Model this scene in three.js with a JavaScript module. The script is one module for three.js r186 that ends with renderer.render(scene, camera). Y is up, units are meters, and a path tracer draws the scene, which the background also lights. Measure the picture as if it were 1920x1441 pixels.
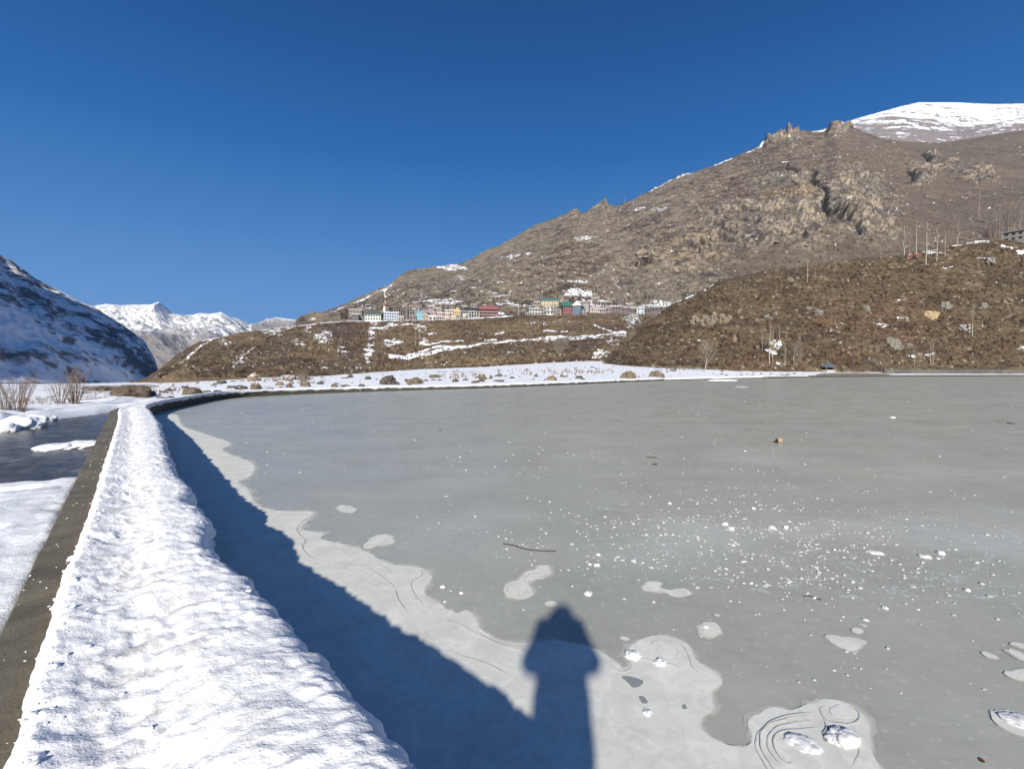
import * as THREE from 'three';
import { mergeGeometries, mergeVertices } from 'three/addons/utils/BufferGeometryUtils.js';
import { MarchingCubes } from 'three/addons/objects/MarchingCubes.js';

// ---------------------------------------------------------------- camera, sky, sun, exposure
const F = 943, CX = 960, CY = 720.5, EYE = 2.5, PITCH = Math.atan(30.5 / F);   // the lens, in pixels of the 1920 x 1441 photograph
const scene = new THREE.Scene();
const camera = new THREE.PerspectiveCamera(2 * Math.atan(720.5 / F) * 180 / Math.PI, 1920 / 1441, 0.05, 40000);
camera.position.set(0, EYE, 0);
camera.rotation.x = -PITCH;
const renderer = new THREE.WebGLRenderer({ antialias: true });
renderer.setSize(1024, 768);
renderer.toneMapping = THREE.LinearToneMapping;
renderer.toneMappingExposure = 1.4;
renderer.shadowMap.enabled = true;

const SUN_AZ = 5.75 * Math.PI / 180, SUN_EL = 25.8 * Math.PI / 180;
const toSun = new THREE.Vector3(-Math.sin(SUN_AZ) * Math.cos(SUN_EL), Math.sin(SUN_EL), Math.cos(SUN_AZ) * Math.cos(SUN_EL));
const sun = new THREE.DirectionalLight(new THREE.Color().setRGB(1, 0.935, 0.83), 5);
sun.position.copy(toSun).multiplyScalar(300);
sun.castShadow = true;
sun.shadow.radius = 2;
sun.shadow.mapSize.set(4096, 4096);
Object.assign(sun.shadow.camera, { left: -250, right: 250, top: 250, bottom: -250, near: 1, far: 900 });
scene.add(sun);

{ // clear winter sky at 3000 m: pale at the horizon, deep blue overhead, a soft glow round the sun
  const W = 1024, H = 512, d = new Float32Array(W * H * 4);
  const stops = [[-90, .16, .19, .25], [-4, .16, .30, .52], [0, .165, .36, .68], [4, .15, .335, .67], [8, .112, .292, .62], [14, .056, .21, .52], [22, .016, .130, .40], [30, .008, .082, .29], [38, .006, .055, .205], [55, .005, .045, .17], [90, .004, .035, .14]];
  for (let y = 0; y < H; y++) {
    const el = ((y + .5) / H - .5) * 180;
    let k = 0; while (k < stops.length - 2 && el > stops[k + 1][0]) k++;
    const a = stops[k], b = stops[k + 1], t = Math.min(1, Math.max(0, (el - a[0]) / (b[0] - a[0])));
    for (let x = 0; x < W; x++) {
      const az = ((x + .5) / W - .5) * 2 * Math.PI, ce = Math.cos(el * Math.PI / 180);
      const c = Math.cos(az) * ce * toSun.x + Math.sin(el * Math.PI / 180) * toSun.y + Math.sin(az) * ce * toSun.z;
      const glow = el > -2 ? 0.45 * Math.pow(Math.max(0, c), 24) + 0.10 * Math.pow(Math.max(0, c), 4) : 0;
      const i = (y * W + x) * 4;
      for (let j = 0; j < 3; j++) d[i + j] = (a[j + 1] + (b[j + 1] - a[j + 1]) * t) / 1.4 + glow * [.55, .8, 1.15][j];
      d[i + 3] = 1;
    }
  }
  const sky = new THREE.DataTexture(d, W, H, THREE.RGBAFormat, THREE.FloatType);
  sky.mapping = THREE.EquirectangularReflectionMapping; sky.magFilter = THREE.LinearFilter; sky.minFilter = THREE.LinearFilter; sky.needsUpdate = true;
  scene.background = sky; scene.environment = sky;
}
scene.fog = new THREE.FogExp2(new THREE.Color().setRGB(.27, .52, 1.0), 0.00003);

// ---------------------------------------------------------------- small mathematics
const clamp = (x, a = 0, b = 1) => Math.min(b, Math.max(a, x));
const lerp = (a, b, t) => a + (b - a) * t;
const smooth = (a, b, x) => { const t = clamp((x - a) / (b - a)); return t * t * (3 - 2 * t); };
function rng(seed) { let s = seed | 0; return () => { s = (s + 0x6d2b79f5) | 0; let t = Math.imul(s ^ (s >>> 15), 1 | s); t = (t + Math.imul(t ^ (t >>> 7), 61 | t)) ^ t; return ((t ^ (t >>> 14)) >>> 0) / 4294967296; }; }
const PERM = new Uint8Array(512);
{ const r = rng(77), p = Array.from({ length: 256 }, (_, i) => i); for (let i = 255; i > 0; i--) { const j = Math.floor(r() * (i + 1)); [p[i], p[j]] = [p[j], p[i]]; } for (let i = 0; i < 512; i++) PERM[i] = p[i & 255]; }
const GX = [1, -1, 1, -1, 1, -1, 1, -1, 0, 0, 0, 0, 1, -1, 0, 0], GY = [1, 1, -1, -1, 0, 0, 0, 0, 1, -1, 1, -1, 1, 1, -1, -1], GZ = [0, 0, 0, 0, 1, 1, -1, -1, 1, 1, -1, -1, 0, 0, 1, -1];
function noise(x, y = 0, z = 0) {   // Perlin, about -1 to 1
  const X = Math.floor(x), Y = Math.floor(y), Z = Math.floor(z); x -= X; y -= Y; z -= Z;
  const u = x * x * x * (x * (x * 6 - 15) + 10), v = y * y * y * (y * (y * 6 - 15) + 10), w = z * z * z * (z * (z * 6 - 15) + 10);
  const xi = X & 255, yi = Y & 255, zi = Z & 255, A = PERM[xi] + yi, B = PERM[xi + 1] + yi, AA = PERM[A & 511] + zi, AB = PERM[(A + 1) & 511] + zi, BA = PERM[B & 511] + zi, BB = PERM[(B + 1) & 511] + zi;
  const g = (h, a, b, c) => { h &= 15; return GX[h] * a + GY[h] * b + GZ[h] * c; };
  const P = (i) => PERM[i & 511];
  return lerp(lerp(lerp(g(P(AA), x, y, z), g(P(BA), x - 1, y, z), u), lerp(g(P(AB), x, y - 1, z), g(P(BB), x - 1, y - 1, z), u), v),
    lerp(lerp(g(P(AA + 1), x, y, z - 1), g(P(BA + 1), x - 1, y, z - 1), u), lerp(g(P(AB + 1), x, y - 1, z - 1), g(P(BB + 1), x - 1, y - 1, z - 1), u), v), w);
}
function fbm(x, y, z, n = 4, gain = .5) { let a = 1, s = 0, m = 0; for (let i = 0; i < n; i++) { s += a * noise(x, y, z); m += a; a *= gain; x = x * 2.03 + 17.1; y = y * 2.03 + 5.3; z = z * 2.03 + 9.7; } return s / m; }
function ridged(x, y, z, n = 4, gain = .5) { let a = 1, s = 0, m = 0; for (let i = 0; i < n; i++) { s += a * (1 - 2 * Math.abs(noise(x, y, z))); m += a; a *= gain; x = x * 2.07 + 3.1; y = y * 2.07 + 8.3; z = z * 2.07 + 1.7; } return s / m; }
function table(pts, x) {   // smooth interpolation in rows [x, ...values]
  if (x <= pts[0][0]) return pts[0].slice(1);
  const n = pts.length; if (x >= pts[n - 1][0]) return pts[n - 1].slice(1);
  let k = 0; while (x > pts[k + 1][0]) k++;
  const a = pts[k], b = pts[k + 1], t = (x - a[0]) / (b[0] - a[0]);
  return a.slice(1).map((v, i) => v + (b[i + 1] - v) * t);
}
// where a pixel of the photograph looks: side and height per metre of depth
const CP = Math.cos(PITCH), SP = Math.sin(PITCH);
function look(px, py) { const x = (px - CX) / F, y = -(py - CY) / F, up = y * CP - SP, on = y * SP + CP; return [x / on, up / on]; }
const at = (px, py, depth) => { const [tx, ty] = look(px, py); return new THREE.Vector3(tx * depth, EYE + ty * depth, -depth); };
const onLevel = (px, py, y = 0) => { const [, ty] = look(px, py); return at(px, py, (y - EYE) / ty); };
function project(x, y, z) { const Y = y - EYE, yc = Y * CP - z * SP, zc = Y * SP + z * CP; return [CX + F * x / -zc, CY - F * yc / -zc]; }

// ---------------------------------------------------------------- things
const taken = new Map();
function numbered(name) { const n = taken.get(name) || 0; taken.set(name, n + 1); return n ? name + '_' + String(n).padStart(3, '0') : name; }
function tag(o, label, category, group) { o.userData.label = label; o.userData.category = category; if (group) o.userData.group = group; return o; }
function thing(name, label, category, pos = [0, 0, 0], turn = 0, group) { const o = new THREE.Group(); o.name = numbered(name); scene.add(o); o.position.set(...pos); o.rotation.y = turn; return tag(o, label, category, group); }
function mesh(name, geo, mat, parent = scene) { const m = new THREE.Mesh(geo, mat); m.name = parent === scene ? numbered(name) : name; m.castShadow = m.receiveShadow = true; parent.add(m); return m; }
function setting(name, geo, mat, label) { const m = mesh(name, geo, mat); m.userData.kind = 'structure'; if (label) m.userData.label = label; return m; }
function stuff(m) { m.userData.kind = 'stuff'; return m; }
function copy(o, label, group) { const c = o.clone(); c.name = numbered(o.name.replace(/_\d{3}$/, '')); c.userData = { ...o.userData }; if (label) c.userData.label = label; if (group) c.userData.group = group; scene.add(c); return c; }
const rgb = (r, g, b) => new THREE.Color().setRGB(r, g, b);
const std = (r, g, b, o = {}) => new THREE.MeshStandardMaterial({ color: rgb(r, g, b), roughness: .85, ...o });
const vcol = (o = {}) => new THREE.MeshStandardMaterial({ vertexColors: true, roughness: .95, ...o });

// a grid of nu x nv points; point(i, j) returns [x, y, z]
function grid(nu, nv, point, flip = false) {
  const pos = new Float32Array(nu * nv * 3), idx = new Uint32Array((nu - 1) * (nv - 1) * 6);
  for (let j = 0, o = 0; j < nv; j++) for (let i = 0; i < nu; i++) { const p = point(i, j); pos[o++] = p[0]; pos[o++] = p[1]; pos[o++] = p[2]; }
  for (let j = 0, o = 0; j < nv - 1; j++) for (let i = 0; i < nu - 1; i++) {
    const a = j * nu + i, b = a + 1, c = a + nu, d = c + 1;
    const q = flip ? [a, c, b, b, c, d] : [a, b, c, b, d, c];
    for (const k of q) idx[o++] = k;
  }
  const g = new THREE.BufferGeometry();
  g.setAttribute('position', new THREE.BufferAttribute(pos, 3)); g.setIndex(new THREE.BufferAttribute(idx, 1));
  return g;
}
function paint(g, f) { // vertex colours from position and normal
  const p = g.attributes.position, n = g.attributes.normal, c = new Float32Array(p.count * 3);
  for (let i = 0; i < p.count; i++) { const q = f(p.getX(i), p.getY(i), p.getZ(i), n.getX(i), n.getY(i), n.getZ(i), i); c[3 * i] = Math.max(.004, q[0]); c[3 * i + 1] = Math.max(.004, q[1]); c[3 * i + 2] = Math.max(.004, q[2]); }
  g.setAttribute('color', new THREE.BufferAttribute(c, 3)); return g;
}
const mix3 = (a, b, t) => [a[0] + (b[0] - a[0]) * t, a[1] + (b[1] - a[1]) * t, a[2] + (b[2] - a[2]) * t];
const SNOW = [.86, .88, .91];
// stones and shrubs: distance to the nearest of scattered points, 0 at a point, about 1 far from it; [distance, a number of its own]
function cells(x, y, seed = 0) {
  const X = Math.floor(x), Y = Math.floor(y); let best = 9, id = 0;
  for (let i = -1; i <= 1; i++) for (let j = -1; j <= 1; j++) { const h = PERM[(PERM[(X + i + seed * 31) & 255] + Y + j) & 255 | 0], h2 = PERM[h + 37 & 255], dx = X + i + h / 256 - x, dy = Y + j + h2 / 256 - y, d = dx * dx + dy * dy; if (d < best) { best = d; id = PERM[h2 + 91 & 255] / 256; } }
  return [Math.sqrt(best), id];
}
// broken rock: [distance to the nearest crack, a number of its own for each block]
function blocks(x, y, seed = 0) {
  const X = Math.floor(x), Y = Math.floor(y); let a = 9, b = 9, id = 0;
  for (let i = -1; i <= 1; i++) for (let j = -1; j <= 1; j++) { const h = PERM[(PERM[(X + i + seed * 31) & 255] + Y + j) & 255], h2 = PERM[h + 37 & 255], dx = X + i + .15 + .7 * h / 256 - x, dy = Y + j + .15 + .7 * h2 / 256 - y, d = Math.max(Math.abs(dx), Math.abs(dy)) * .6 + .4 * Math.hypot(dx, dy); if (d < a) { b = a; a = d; id = PERM[h2 + 91 & 255] / 256; } else if (d < b) b = d; }
  return [b - a, id];
}
// distance to a polyline
function toLine(x, y, l) { let best = 1e9; for (let i = 0; i < l.length - 1; i++) { const ax = l[i][0], ay = l[i][1], bx = l[i + 1][0] - ax, by = l[i + 1][1] - ay, t = clamp(((x - ax) * bx + (y - ay) * by) / (bx * bx + by * by || 1)); best = Math.min(best, Math.hypot(x - ax - bx * t, y - ay - by * t)); } return best; }
// ---------------------------------------------------------------- hills: sheets of land from a foot line over a ridge line and down behind
function hill(name, label, o) {
  const { rows, px0, px1, nu, nv, back = 30, curve = 1, land, color, skirt = 6, backDrop = .5, backLen = .4 } = o;
  const under = 3, NV = under + nv + back;
  const raw = [];
  for (let i = 0; i < nu; i++) {
    const px = lerp(px0, px1, i / (nu - 1)), [fp, fz, rp, rz] = table(rows, px);
    raw.push({ px, f: at(px, fp, fz), r: at(px, rp, rz) });
  }
  const base = new Float32Array(nu * NV * 2);   // photo pixel of each undisplaced point
  const q = new THREE.Vector3();
  const g = grid(nu, NV, (i, j) => {
    const { f, r, px } = raw[i]; let v = (j - under) / (nv - 1);
    if (v < 0) { q.copy(f); const k = -v * (nv - 1) / under; q.y -= k * skirt; q.z += k * skirt * .5; }
    else if (v <= 1) { q.lerpVectors(f, r, v); q.y = lerp(f.y, r.y, Math.pow(v, curve)); }
    else { const k = (j - under - nv + 1) / back; const L = Math.max(30, f.distanceTo(r)) * backLen; q.copy(r); q.z -= L * k; q.x += r.x / -r.z * L * k; q.y -= (r.y - f.y + 8) * backDrop * k * k + 2 * k; v = 1 + k; }
    const [bx, by] = project(q.x, q.y, q.z); base[2 * (j * nu + i)] = bx; base[2 * (j * nu + i) + 1] = by;
    const d = land(q, v, bx, by); q.x += d[0]; q.y += d[1]; q.z += d[2];
    return [q.x, q.y, q.z];
  });
  g.computeVertexNormals();
  paint(g, (x, y, z, nx, ny, nz, i) => color(x, y, z, nx, ny, nz, base[2 * i], base[2 * i + 1], (Math.floor(i / nu) - under) / (nv - 1)));
  const m = setting(name, g, vcol(), label);
  m.position.set(0, 0, 0);
  return { g, nu, NV, px0, px1, under, nv, mesh: m };
}
// the place on a hill that the photograph shows at a pixel
function on(h, px, py) {
  const P = h.g.attributes.position, i = clamp(Math.round((px - h.px0) / (h.px1 - h.px0) * (h.nu - 1)), 1, h.nu - 2);
  let last = null;
  for (let j = h.under; j < h.under + h.nv; j++) {
    const k = j * h.nu + i, x = P.getX(k), y = P.getY(k), z = P.getZ(k), s = project(x, y, z)[1];
    if (s <= py) { if (!last) return new THREE.Vector3(x, y, z); const t = clamp((last[3] - py) / (last[3] - s || 1)); return new THREE.Vector3(lerp(last[0], x, t), lerp(last[1], y, t), lerp(last[2], z, t)); }
    last = [x, y, z, s];
  }
  return new THREE.Vector3(last[0], last[1], last[2]);
}
const blob = (bx, by, list) => { let m = 0; for (const [x, y, rx, ry, s = 1] of list) { const d = Math.hypot((bx - x) / rx, (by - y) / ry); if (d < 1.3) m = Math.max(m, s * (1 - smooth(.6, 1.25, d))); } return m; };

// the far snow peaks down the valley
hill('snow_mountains', 'distant white snow peaks closing the valley on the left', {
  px0: 120, px1: 680, nu: 420, nv: 130, curve: 1.1, backLen: .3,
  rows: [[120, 705, 4200, 585, 6000], [185, 705, 4200, 572, 6000], [200, 705, 4200, 570, 6000], [225, 705, 4200, 573, 6000], [250, 705, 4200, 572, 6050], [285, 705, 4200, 573, 6000], [300, 705, 4200, 569, 5900], [312, 705, 4200, 578, 6000], [325, 705, 4200, 588, 6100], [345, 705, 4200, 593, 6300], [362, 705, 4200, 592, 6300], [375, 705, 4200, 588, 6200], [395, 705, 4200, 590, 6200], [415, 705, 4200, 586, 6200], [432, 705, 4200, 595, 6200], [450, 705, 4200, 600, 6400], [470, 705, 4200, 610, 6600], [485, 705, 4300, 607, 6800], [515, 705, 4300, 597, 7000], [545, 705, 4300, 600, 7000], [600, 705, 4300, 606, 7000], [680, 705, 4300, 612, 7000]],
  land: (p, v) => { const a = 110 * smooth(0, .3, v) * (v > 1 ? .15 : 1 - .82 * smooth(.8, 1, v)); const n = 1.5 * ridged(p.x / 700 + p.y / 900, p.y / 1500, p.z / 900, 6, .6) - .3; return [0, a * n, a * n * 1.3]; },
  color: (x, y, z, nx, ny, nz, bx, by, v) => {
    const n = fbm(x / 260, y / 190, z / 260, 4), low = smooth(628, 655, by + 26 * n + (bx > 475 ? 34 : 0)), rock = smooth(-.02, .26, 1.3 * fbm(x / 60, y / 34 + x / 130, z / 90, 5, .7) + .3 * (1 - ny) - .24 * smooth(620, 580, by) - .04 + low * .5);
    return mix3([.76, .76, .74], mix3([.11, .105, .115], [.13, .108, .095], low), Math.max(low * .9, rock * .8));
  },
});
// the snowfield behind the brown mountain, upper right
hill('snow_summit', 'white snow summit behind the brown mountain, upper right', {
  px0: 1380, px1: 2500, nu: 520, nv: 110, curve: 1, backLen: .3,
  rows: [[1380, 330, 2500, 310, 2800], [1440, 310, 2500, 275, 2900], [1500, 300, 2500, 250, 3000], [1540, 300, 2500, 243, 3000], [1590, 300, 2500, 227, 3050], [1640, 300, 2500, 213, 3100], [1690, 300, 2500, 199, 3150], [1722, 300, 2500, 192, 3200], [1800, 300, 2500, 192, 3300], [1860, 300, 2500, 195, 3300], [1920, 300, 2500, 194, 3300], [2100, 300, 2500, 170, 3400], [2500, 280, 2500, 150, 3500]],
  land: (p, v) => { const a = 46 * (v > 1 ? .1 : 1 - .95 * smooth(.8, 1, v)); const n = fbm(p.x / 330, p.y / 260, p.z / 420, 5, .5); return [0, a * n, a * n]; },
  color: (x, y, z, nx, ny, nz, bx, by) => {
    const s = fbm(x / 210 + y / 60, y / 34, z / 260, 5, .6), e = smooth(206, 262, by + 22 * fbm(x / 300, y / 80, 3, 3) + (bx - 1700) * .03);
    const r = fbm(x / 60, y / 14 + x / 240, z / 90, 4, .65), bare = smooth(.02, .30, s * .9 + r * .8 + e * .5 - .03);
    return mix3([.74, .76, .78], [.13, .10, .09], bare * .92);
  },
});

// the big brown mountain behind the village
const CLIFF = [[1400, 430, 90, 55, .95], [1500, 415, 110, 75, 1], [1620, 400, 70, 60, .95], [1600, 350, 60, 25, .9], [1460, 345, 60, 22, .7], [1640, 445, 50, 25, .8], [1300, 480, 75, 55, .75], [1240, 470, 60, 40, .5], [1330, 410, 40, 30, .6], [1725, 330, 32, 24, 1], [1830, 335, 40, 17, .85], [1780, 318, 22, 14, .8], [1745, 298, 16, 10, .8], [1475, 255, 28, 26, 1], [1440, 270, 18, 10, .8], [1570, 242, 28, 14, .9], [1590, 310, 50, 14, .6], [1680, 300, 30, 12, .5], [1125, 393, 26, 12, .9], [1075, 402, 14, 8, .6], [1205, 485, 22, 14, .8], [1100, 480, 90, 50, .35], [1010, 520, 110, 40, .3], [1180, 420, 90, 40, .3], [1330, 360, 120, 30, .3]];
const CLEFTS = [[[1519, 330], [1522, 345], [1534, 352], [1531, 366], [1540, 385], [1536, 398], [1550, 412]], [[1576, 398], [1572, 415], [1582, 428]], [[1600, 428], [1612, 440], [1619, 455]], [[1356, 424], [1374, 422]], [[1310, 466], [1325, 474]], [[1475, 318], [1478, 330]], [[1196, 498], [1214, 492]], [[1697, 325], [1702, 343]], [[1728, 296], [1740, 304]], [[1586, 404], [1590, 416]], [[1560, 400], [1556, 408]], [[1230, 470], [1250, 462]], [[1412, 428], [1420, 424]]];
const CLEFT_W = [4.2, 4, 4, 3, 3.5, 4, 4, 4, 4, 4, 4, 3, 3];
function cleft(x, y) { let m = 0; for (let i = 0; i < CLEFTS.length; i++) { const l = CLEFTS[i]; if (Math.abs(x - l[0][0]) < 60 && Math.abs(y - l[0][1]) < 100) m = Math.max(m, smooth(CLEFT_W[i] * 1.5, CLEFT_W[i] * .4, toLine(x, y, l))); } return m; }
const A_SNOW = [[825, 500, 40, 4], [850, 508, 30, 3], [1100, 450, 40, 4, .75], [1075, 455, 20, 4, .7], [1220, 398, 40, 3, .6], [940, 560, 26, 3], [880, 552, 40, 3, .5], [830, 572, 44, 9, 1], [800, 566, 20, 6, .9], [965, 577, 40, 3, .9], [1090, 556, 36, 7, .8], [1115, 566, 40, 6, .8], [1160, 572, 60, 6, .9], [1225, 575, 40, 8, .8], [960, 485, 30, 4, .7], [1010, 492, 20, 4, .5], [1080, 541, 30, 5, .7], [700, 575, 8, 3, .9], [685, 585, 26, 4, .7], [735, 556, 5, 2], [930, 545, 20, 3, .6], [1470, 310, 10, 2], [1260, 545, 20, 3, .6], [780, 585, 30, 6, .8], [870, 520, 20, 4, .5]];
const A_LINES = [[[820, 572], [845, 566], [862, 560]], [[790, 576], [830, 570], [856, 575]], [[610, 597], [680, 568], [720, 548], [736, 541]], [[1185, 372], [1240, 352], [1300, 328]], [[1340, 311], [1372, 298]], [[1400, 288], [1428, 276]]];
const A = hill('brown_mountain', 'large brown rocky mountain with grey cliffs above the village', {
  px0: 540, px1: 2500, nu: 1120, nv: 300, curve: 1.12, back: 24, backLen: .25, skirt: 10,
  rows: [[540, 650, 425, 652, 430], [572, 612, 425, 612, 470], [590, 600, 425, 600, 700], [640, 600, 425, 577, 880], [700, 599, 425, 550, 1000], [735, 598, 425, 537, 1050], [750, 598, 425, 523, 1060], [765, 598, 425, 513, 1080], [800, 598, 425, 507, 1120], [840, 598, 425, 500, 1140], [862, 598, 425, 499, 1150], [905, 598, 425, 479, 1180], [940, 598, 425, 461, 1200], [1000, 598, 425, 423, 1230], [1060, 598, 425, 402, 1260], [1078, 598, 425, 397, 1260], [1098, 598, 425, 403, 1260], [1130, 598, 425, 389, 1270], [1160, 598, 425, 389, 1300], [1250, 599, 425, 345, 1340], [1330, 600, 425, 314, 1360], [1390, 600, 425, 289, 1380], [1430, 600, 425, 272, 1400], [1450, 600, 425, 264, 1400], [1500, 600, 425, 252, 1400], [1545, 600, 425, 247, 1420], [1568, 600, 425, 236, 1420], [1605, 600, 425, 241, 1440], [1650, 600, 425, 259, 1460], [1700, 600, 425, 266, 1500], [1760, 600, 425, 268, 1520], [1800, 600, 425, 263, 1540], [1860, 600, 425, 254, 1560], [1920, 600, 425, 244, 1600], [2200, 600, 425, 215, 1700], [2500, 600, 425, 200, 1800]],
  land: (p, v, bx, by) => {
    const edge = smooth(0, .08, v) * (v > 1 ? 1 : 1 - .8 * smooth(.9, 1, v)), e2 = smooth(0, .08, v);
    const wx = bx + 26 * fbm(p.x / 75, p.y / 60, p.z / 90, 4, .6), wy = by + 20 * fbm(p.x / 70 + 9, p.y / 50, p.z / 90, 4, .6);
    const rock = Math.min(1, blob(wx, wy, CLIFF));
    let d = edge * (18 * fbm(p.x / 260, p.y / 220, p.z / 260, 3) + 5 * fbm(p.x / 45, p.y / 60, p.z / 70, 3, .6) + 2.6 * fbm(p.x / 9, p.y / 6, p.z / 14, 3, .65));
    d += edge * 7 * ridged(p.x / 130 + .2 * noise(p.y / 60), .3, p.y / 600, 3);   // gullies down the slope
    d += e2 * rock * (13 * ridged(p.x / 60 + p.y / 130, p.y / 70, p.z / 190, 5, .62) + 9 * (blocks(p.x / 19 + p.y / 60 + .5 * noise(p.x / 30, p.y / 30), p.y / 26 - p.x / 90 + .5 * noise(p.x / 40, 5), 1)[1] - .5) + 4 * (blocks(p.x / 8 + .4 * noise(p.x / 12, p.y / 12), p.y / 10 - p.x / 40, 2)[1] - .5) + 7 * (Math.abs(((p.y + 22 * noise(p.x / 90, p.y / 90, 2) + p.x * .16) / 24) % 1) - .5));
    d += edge * smooth(1500, 1200, bx) * 5 * ridged((p.y - .42 * p.x) / 42 + .5 * noise(p.x / 60, p.y / 60), p.x / 160, 2, 3, .6);   // ledges that dip to the left
    d -= e2 * 17 * cleft(wx, wy);
    let up = 0;
    const sp = (x, w, h) => h * Math.min(1, 2.4 * Math.max(0, 1 - Math.abs(bx - x) / w)) * (.85 + .3 * blocks(bx / 4.5, x, 3)[1]);
    if (v > .93 && v < 1.3) { const near = v <= 1 ? smooth(.945, .985, v) : 1 - smooth(1.05, 1.3, v); const j = .85 + .35 * noise(bx / 3.2, p.y / 20, 4) + .3 * noise(bx / 1.4, 5, 4); up = near * j * (Math.max(sp(1477, 6.5, 27), sp(1490, 8, 14), sp(1464, 8, 13)) + sp(1446, 16, 15) + sp(1438, 5, 9) + sp(1512, 14, 8) + sp(1566, 17, 12) + sp(1588, 14, 7) + sp(1130, 9, 13) + sp(1112, 12, 7) + sp(1098, 8, 5) + sp(1075, 10, 5) + 3 * Math.max(0, noise(bx / 6, 1, 1))); }
    return [0, d * .66 + up, d * .74];
  },
  color: (x, y, z, nx, ny, nz, bx, by, v) => {
    const wx = bx + 26 * fbm(x / 75, y / 60, z / 90, 4, .6), wy = by + 20 * fbm(x / 70 + 9, y / 50, z / 90, 4, .6);
    const n1 = fbm(x / 140, y / 90, z / 140, 4), n2 = fbm(x / 16, y / 9, z / 26, 4, .62), n3 = fbm(x / 5, y / 3.4, z / 9, 2, .6), n5 = fbm(x / 34 + 2, y / 12, z / 50, 4, .6);
    const near = smooth(420, 540, by);
    let c = mix3([.080, .058, .040], [.120, .090, .062], clamp(.5 + n1 * 1.4));
    c = mix3(c, [.088, .050, .034], .7 * smooth(.0, .25, fbm(x / 90 + 9, y / 30, z / 90, 3)) * smooth(560, 330, by));
    c = mix3(c, [.125, .112, .095], .6 * smooth(500, 540, by) * smooth(1050, 1300, bx));
    c = mix3(c, [.155, .125, .090], .75 * smooth(.02, .28, n5));
    c = mix3(c, [.20, .165, .125], .7 * smooth(.10, .32, n2));
    c = mix3(c, [.036, .027, .020], .8 * smooth(.08, .30, -n2 - .25 * n5));   // shrubs and clefts
    const [st, id] = cells(x / 7 + 3 * n1, y / 4.4 + 2 * n1, 3); if (id > .55) c = mix3(c, mix3([.17, .145, .11], [.26, .22, .17], id), smooth(.42, .2, st) * .85); else if (id < .3) c = mix3(c, [.03, .024, .018], smooth(.4, .18, st) * .7);
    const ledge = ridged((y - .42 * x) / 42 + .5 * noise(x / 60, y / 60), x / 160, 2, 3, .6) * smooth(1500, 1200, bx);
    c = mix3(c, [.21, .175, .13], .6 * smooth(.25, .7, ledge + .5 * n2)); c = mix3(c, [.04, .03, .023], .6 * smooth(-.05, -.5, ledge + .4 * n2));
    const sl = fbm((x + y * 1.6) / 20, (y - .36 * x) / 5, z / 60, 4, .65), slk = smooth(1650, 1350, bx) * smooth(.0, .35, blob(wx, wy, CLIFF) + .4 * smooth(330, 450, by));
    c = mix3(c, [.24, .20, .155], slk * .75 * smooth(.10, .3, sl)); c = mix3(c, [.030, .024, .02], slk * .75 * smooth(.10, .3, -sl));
    const rk = blob(wx, wy, CLIFF), rock = smooth(.34, .62, rk + .35 * n2 + .3 * n5 - .04);
    const strata = noise((y + 22 * noise(x / 90, y / 90, 2) + x * .16) / 6, x / 60), slab = blocks(x / 19 + y / 60 + .5 * noise(x / 30, y / 30), y / 26 - x / 90 + .5 * noise(x / 40, 5), 1), slab2 = blocks(x / 8 + .4 * noise(x / 12, y / 12), y / 10 - x / 40, 2);
    const grey = mix3([.165, .138, .108], [.33, .262, .19], clamp(.5 + 1.6 * fbm(x / 45 + 3, y / 60, z / 60, 3) + .8 * (slab[1] - .5) + .7 * (slab2[1] - .5)));
    let r = mix3(grey, [.33, .21, .10], .8 * blob(wx, wy, [[1440, 366, 44, 12, 1], [1500, 372, 30, 10, .6], [1537, 412, 5, 14, .9], [1290, 475, 60, 44, .3], [1240, 480, 40, 30, .3]]));
    r = mix3(r, [.155, .155, .115], .5 * blob(wx, wy, [[1450, 345, 40, 14, 1], [1640, 350, 40, 20, .8], [1560, 380, 20, 30, .6]]));
    r = mix3(r, [.055, .047, .042], .8 * smooth(.05, .34, strata * .6 - n3 * .8 - .2 * n2));
    r = mix3(r, [.035, .03, .028], .85 * smooth(.13, .02, slab[0] + .06 * n3));
    r = mix3(r, [.05, .043, .038], .6 * smooth(.14, .02, slab2[0] + .1 * n2));
    r = mix3(r, [.075, .065, .056], .65 * smooth(.05, .3, fbm(x / 9, y / 55, z / 30, 3)));
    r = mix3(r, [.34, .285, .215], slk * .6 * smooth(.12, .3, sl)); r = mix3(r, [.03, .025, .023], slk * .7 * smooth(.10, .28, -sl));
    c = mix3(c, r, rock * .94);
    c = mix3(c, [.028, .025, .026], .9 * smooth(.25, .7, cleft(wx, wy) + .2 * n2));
    const calm = Math.max(smooth(1600, 1720, wx) * smooth(.7, .2, rk), blob(wx, wy, [[1480, 505, 160, 34, .9], [1660, 480, 100, 40, .9], [1560, 465, 34, 40, .8], [1650, 290, 90, 40, .7]]));
    c = mix3(c, mix3([.098, .076, .056], [.135, .105, .075], clamp(.5 + 1.6 * fbm(x / 60 + y / 90, y / 200, z / 120, 4))), .72 * calm);
    c = c.map((k) => k * (1 + (.65 - .4 * calm) * n3));
    const streak = fbm(x / 22, y / 3.2, z / 30, 4, .65);
    let s = smooth(.5, .58, blob(wx, by + (wy - by) * .35, A_SNOW) * .62 + 1.25 * streak + .35 * n3 - .02);
    for (const l of A_LINES) { const d = toLine(bx, by, l); if (d < 6) s = Math.max(s, smooth(1.9, .9, d + 9 * Math.max(0, n2 + .09))); }
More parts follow.
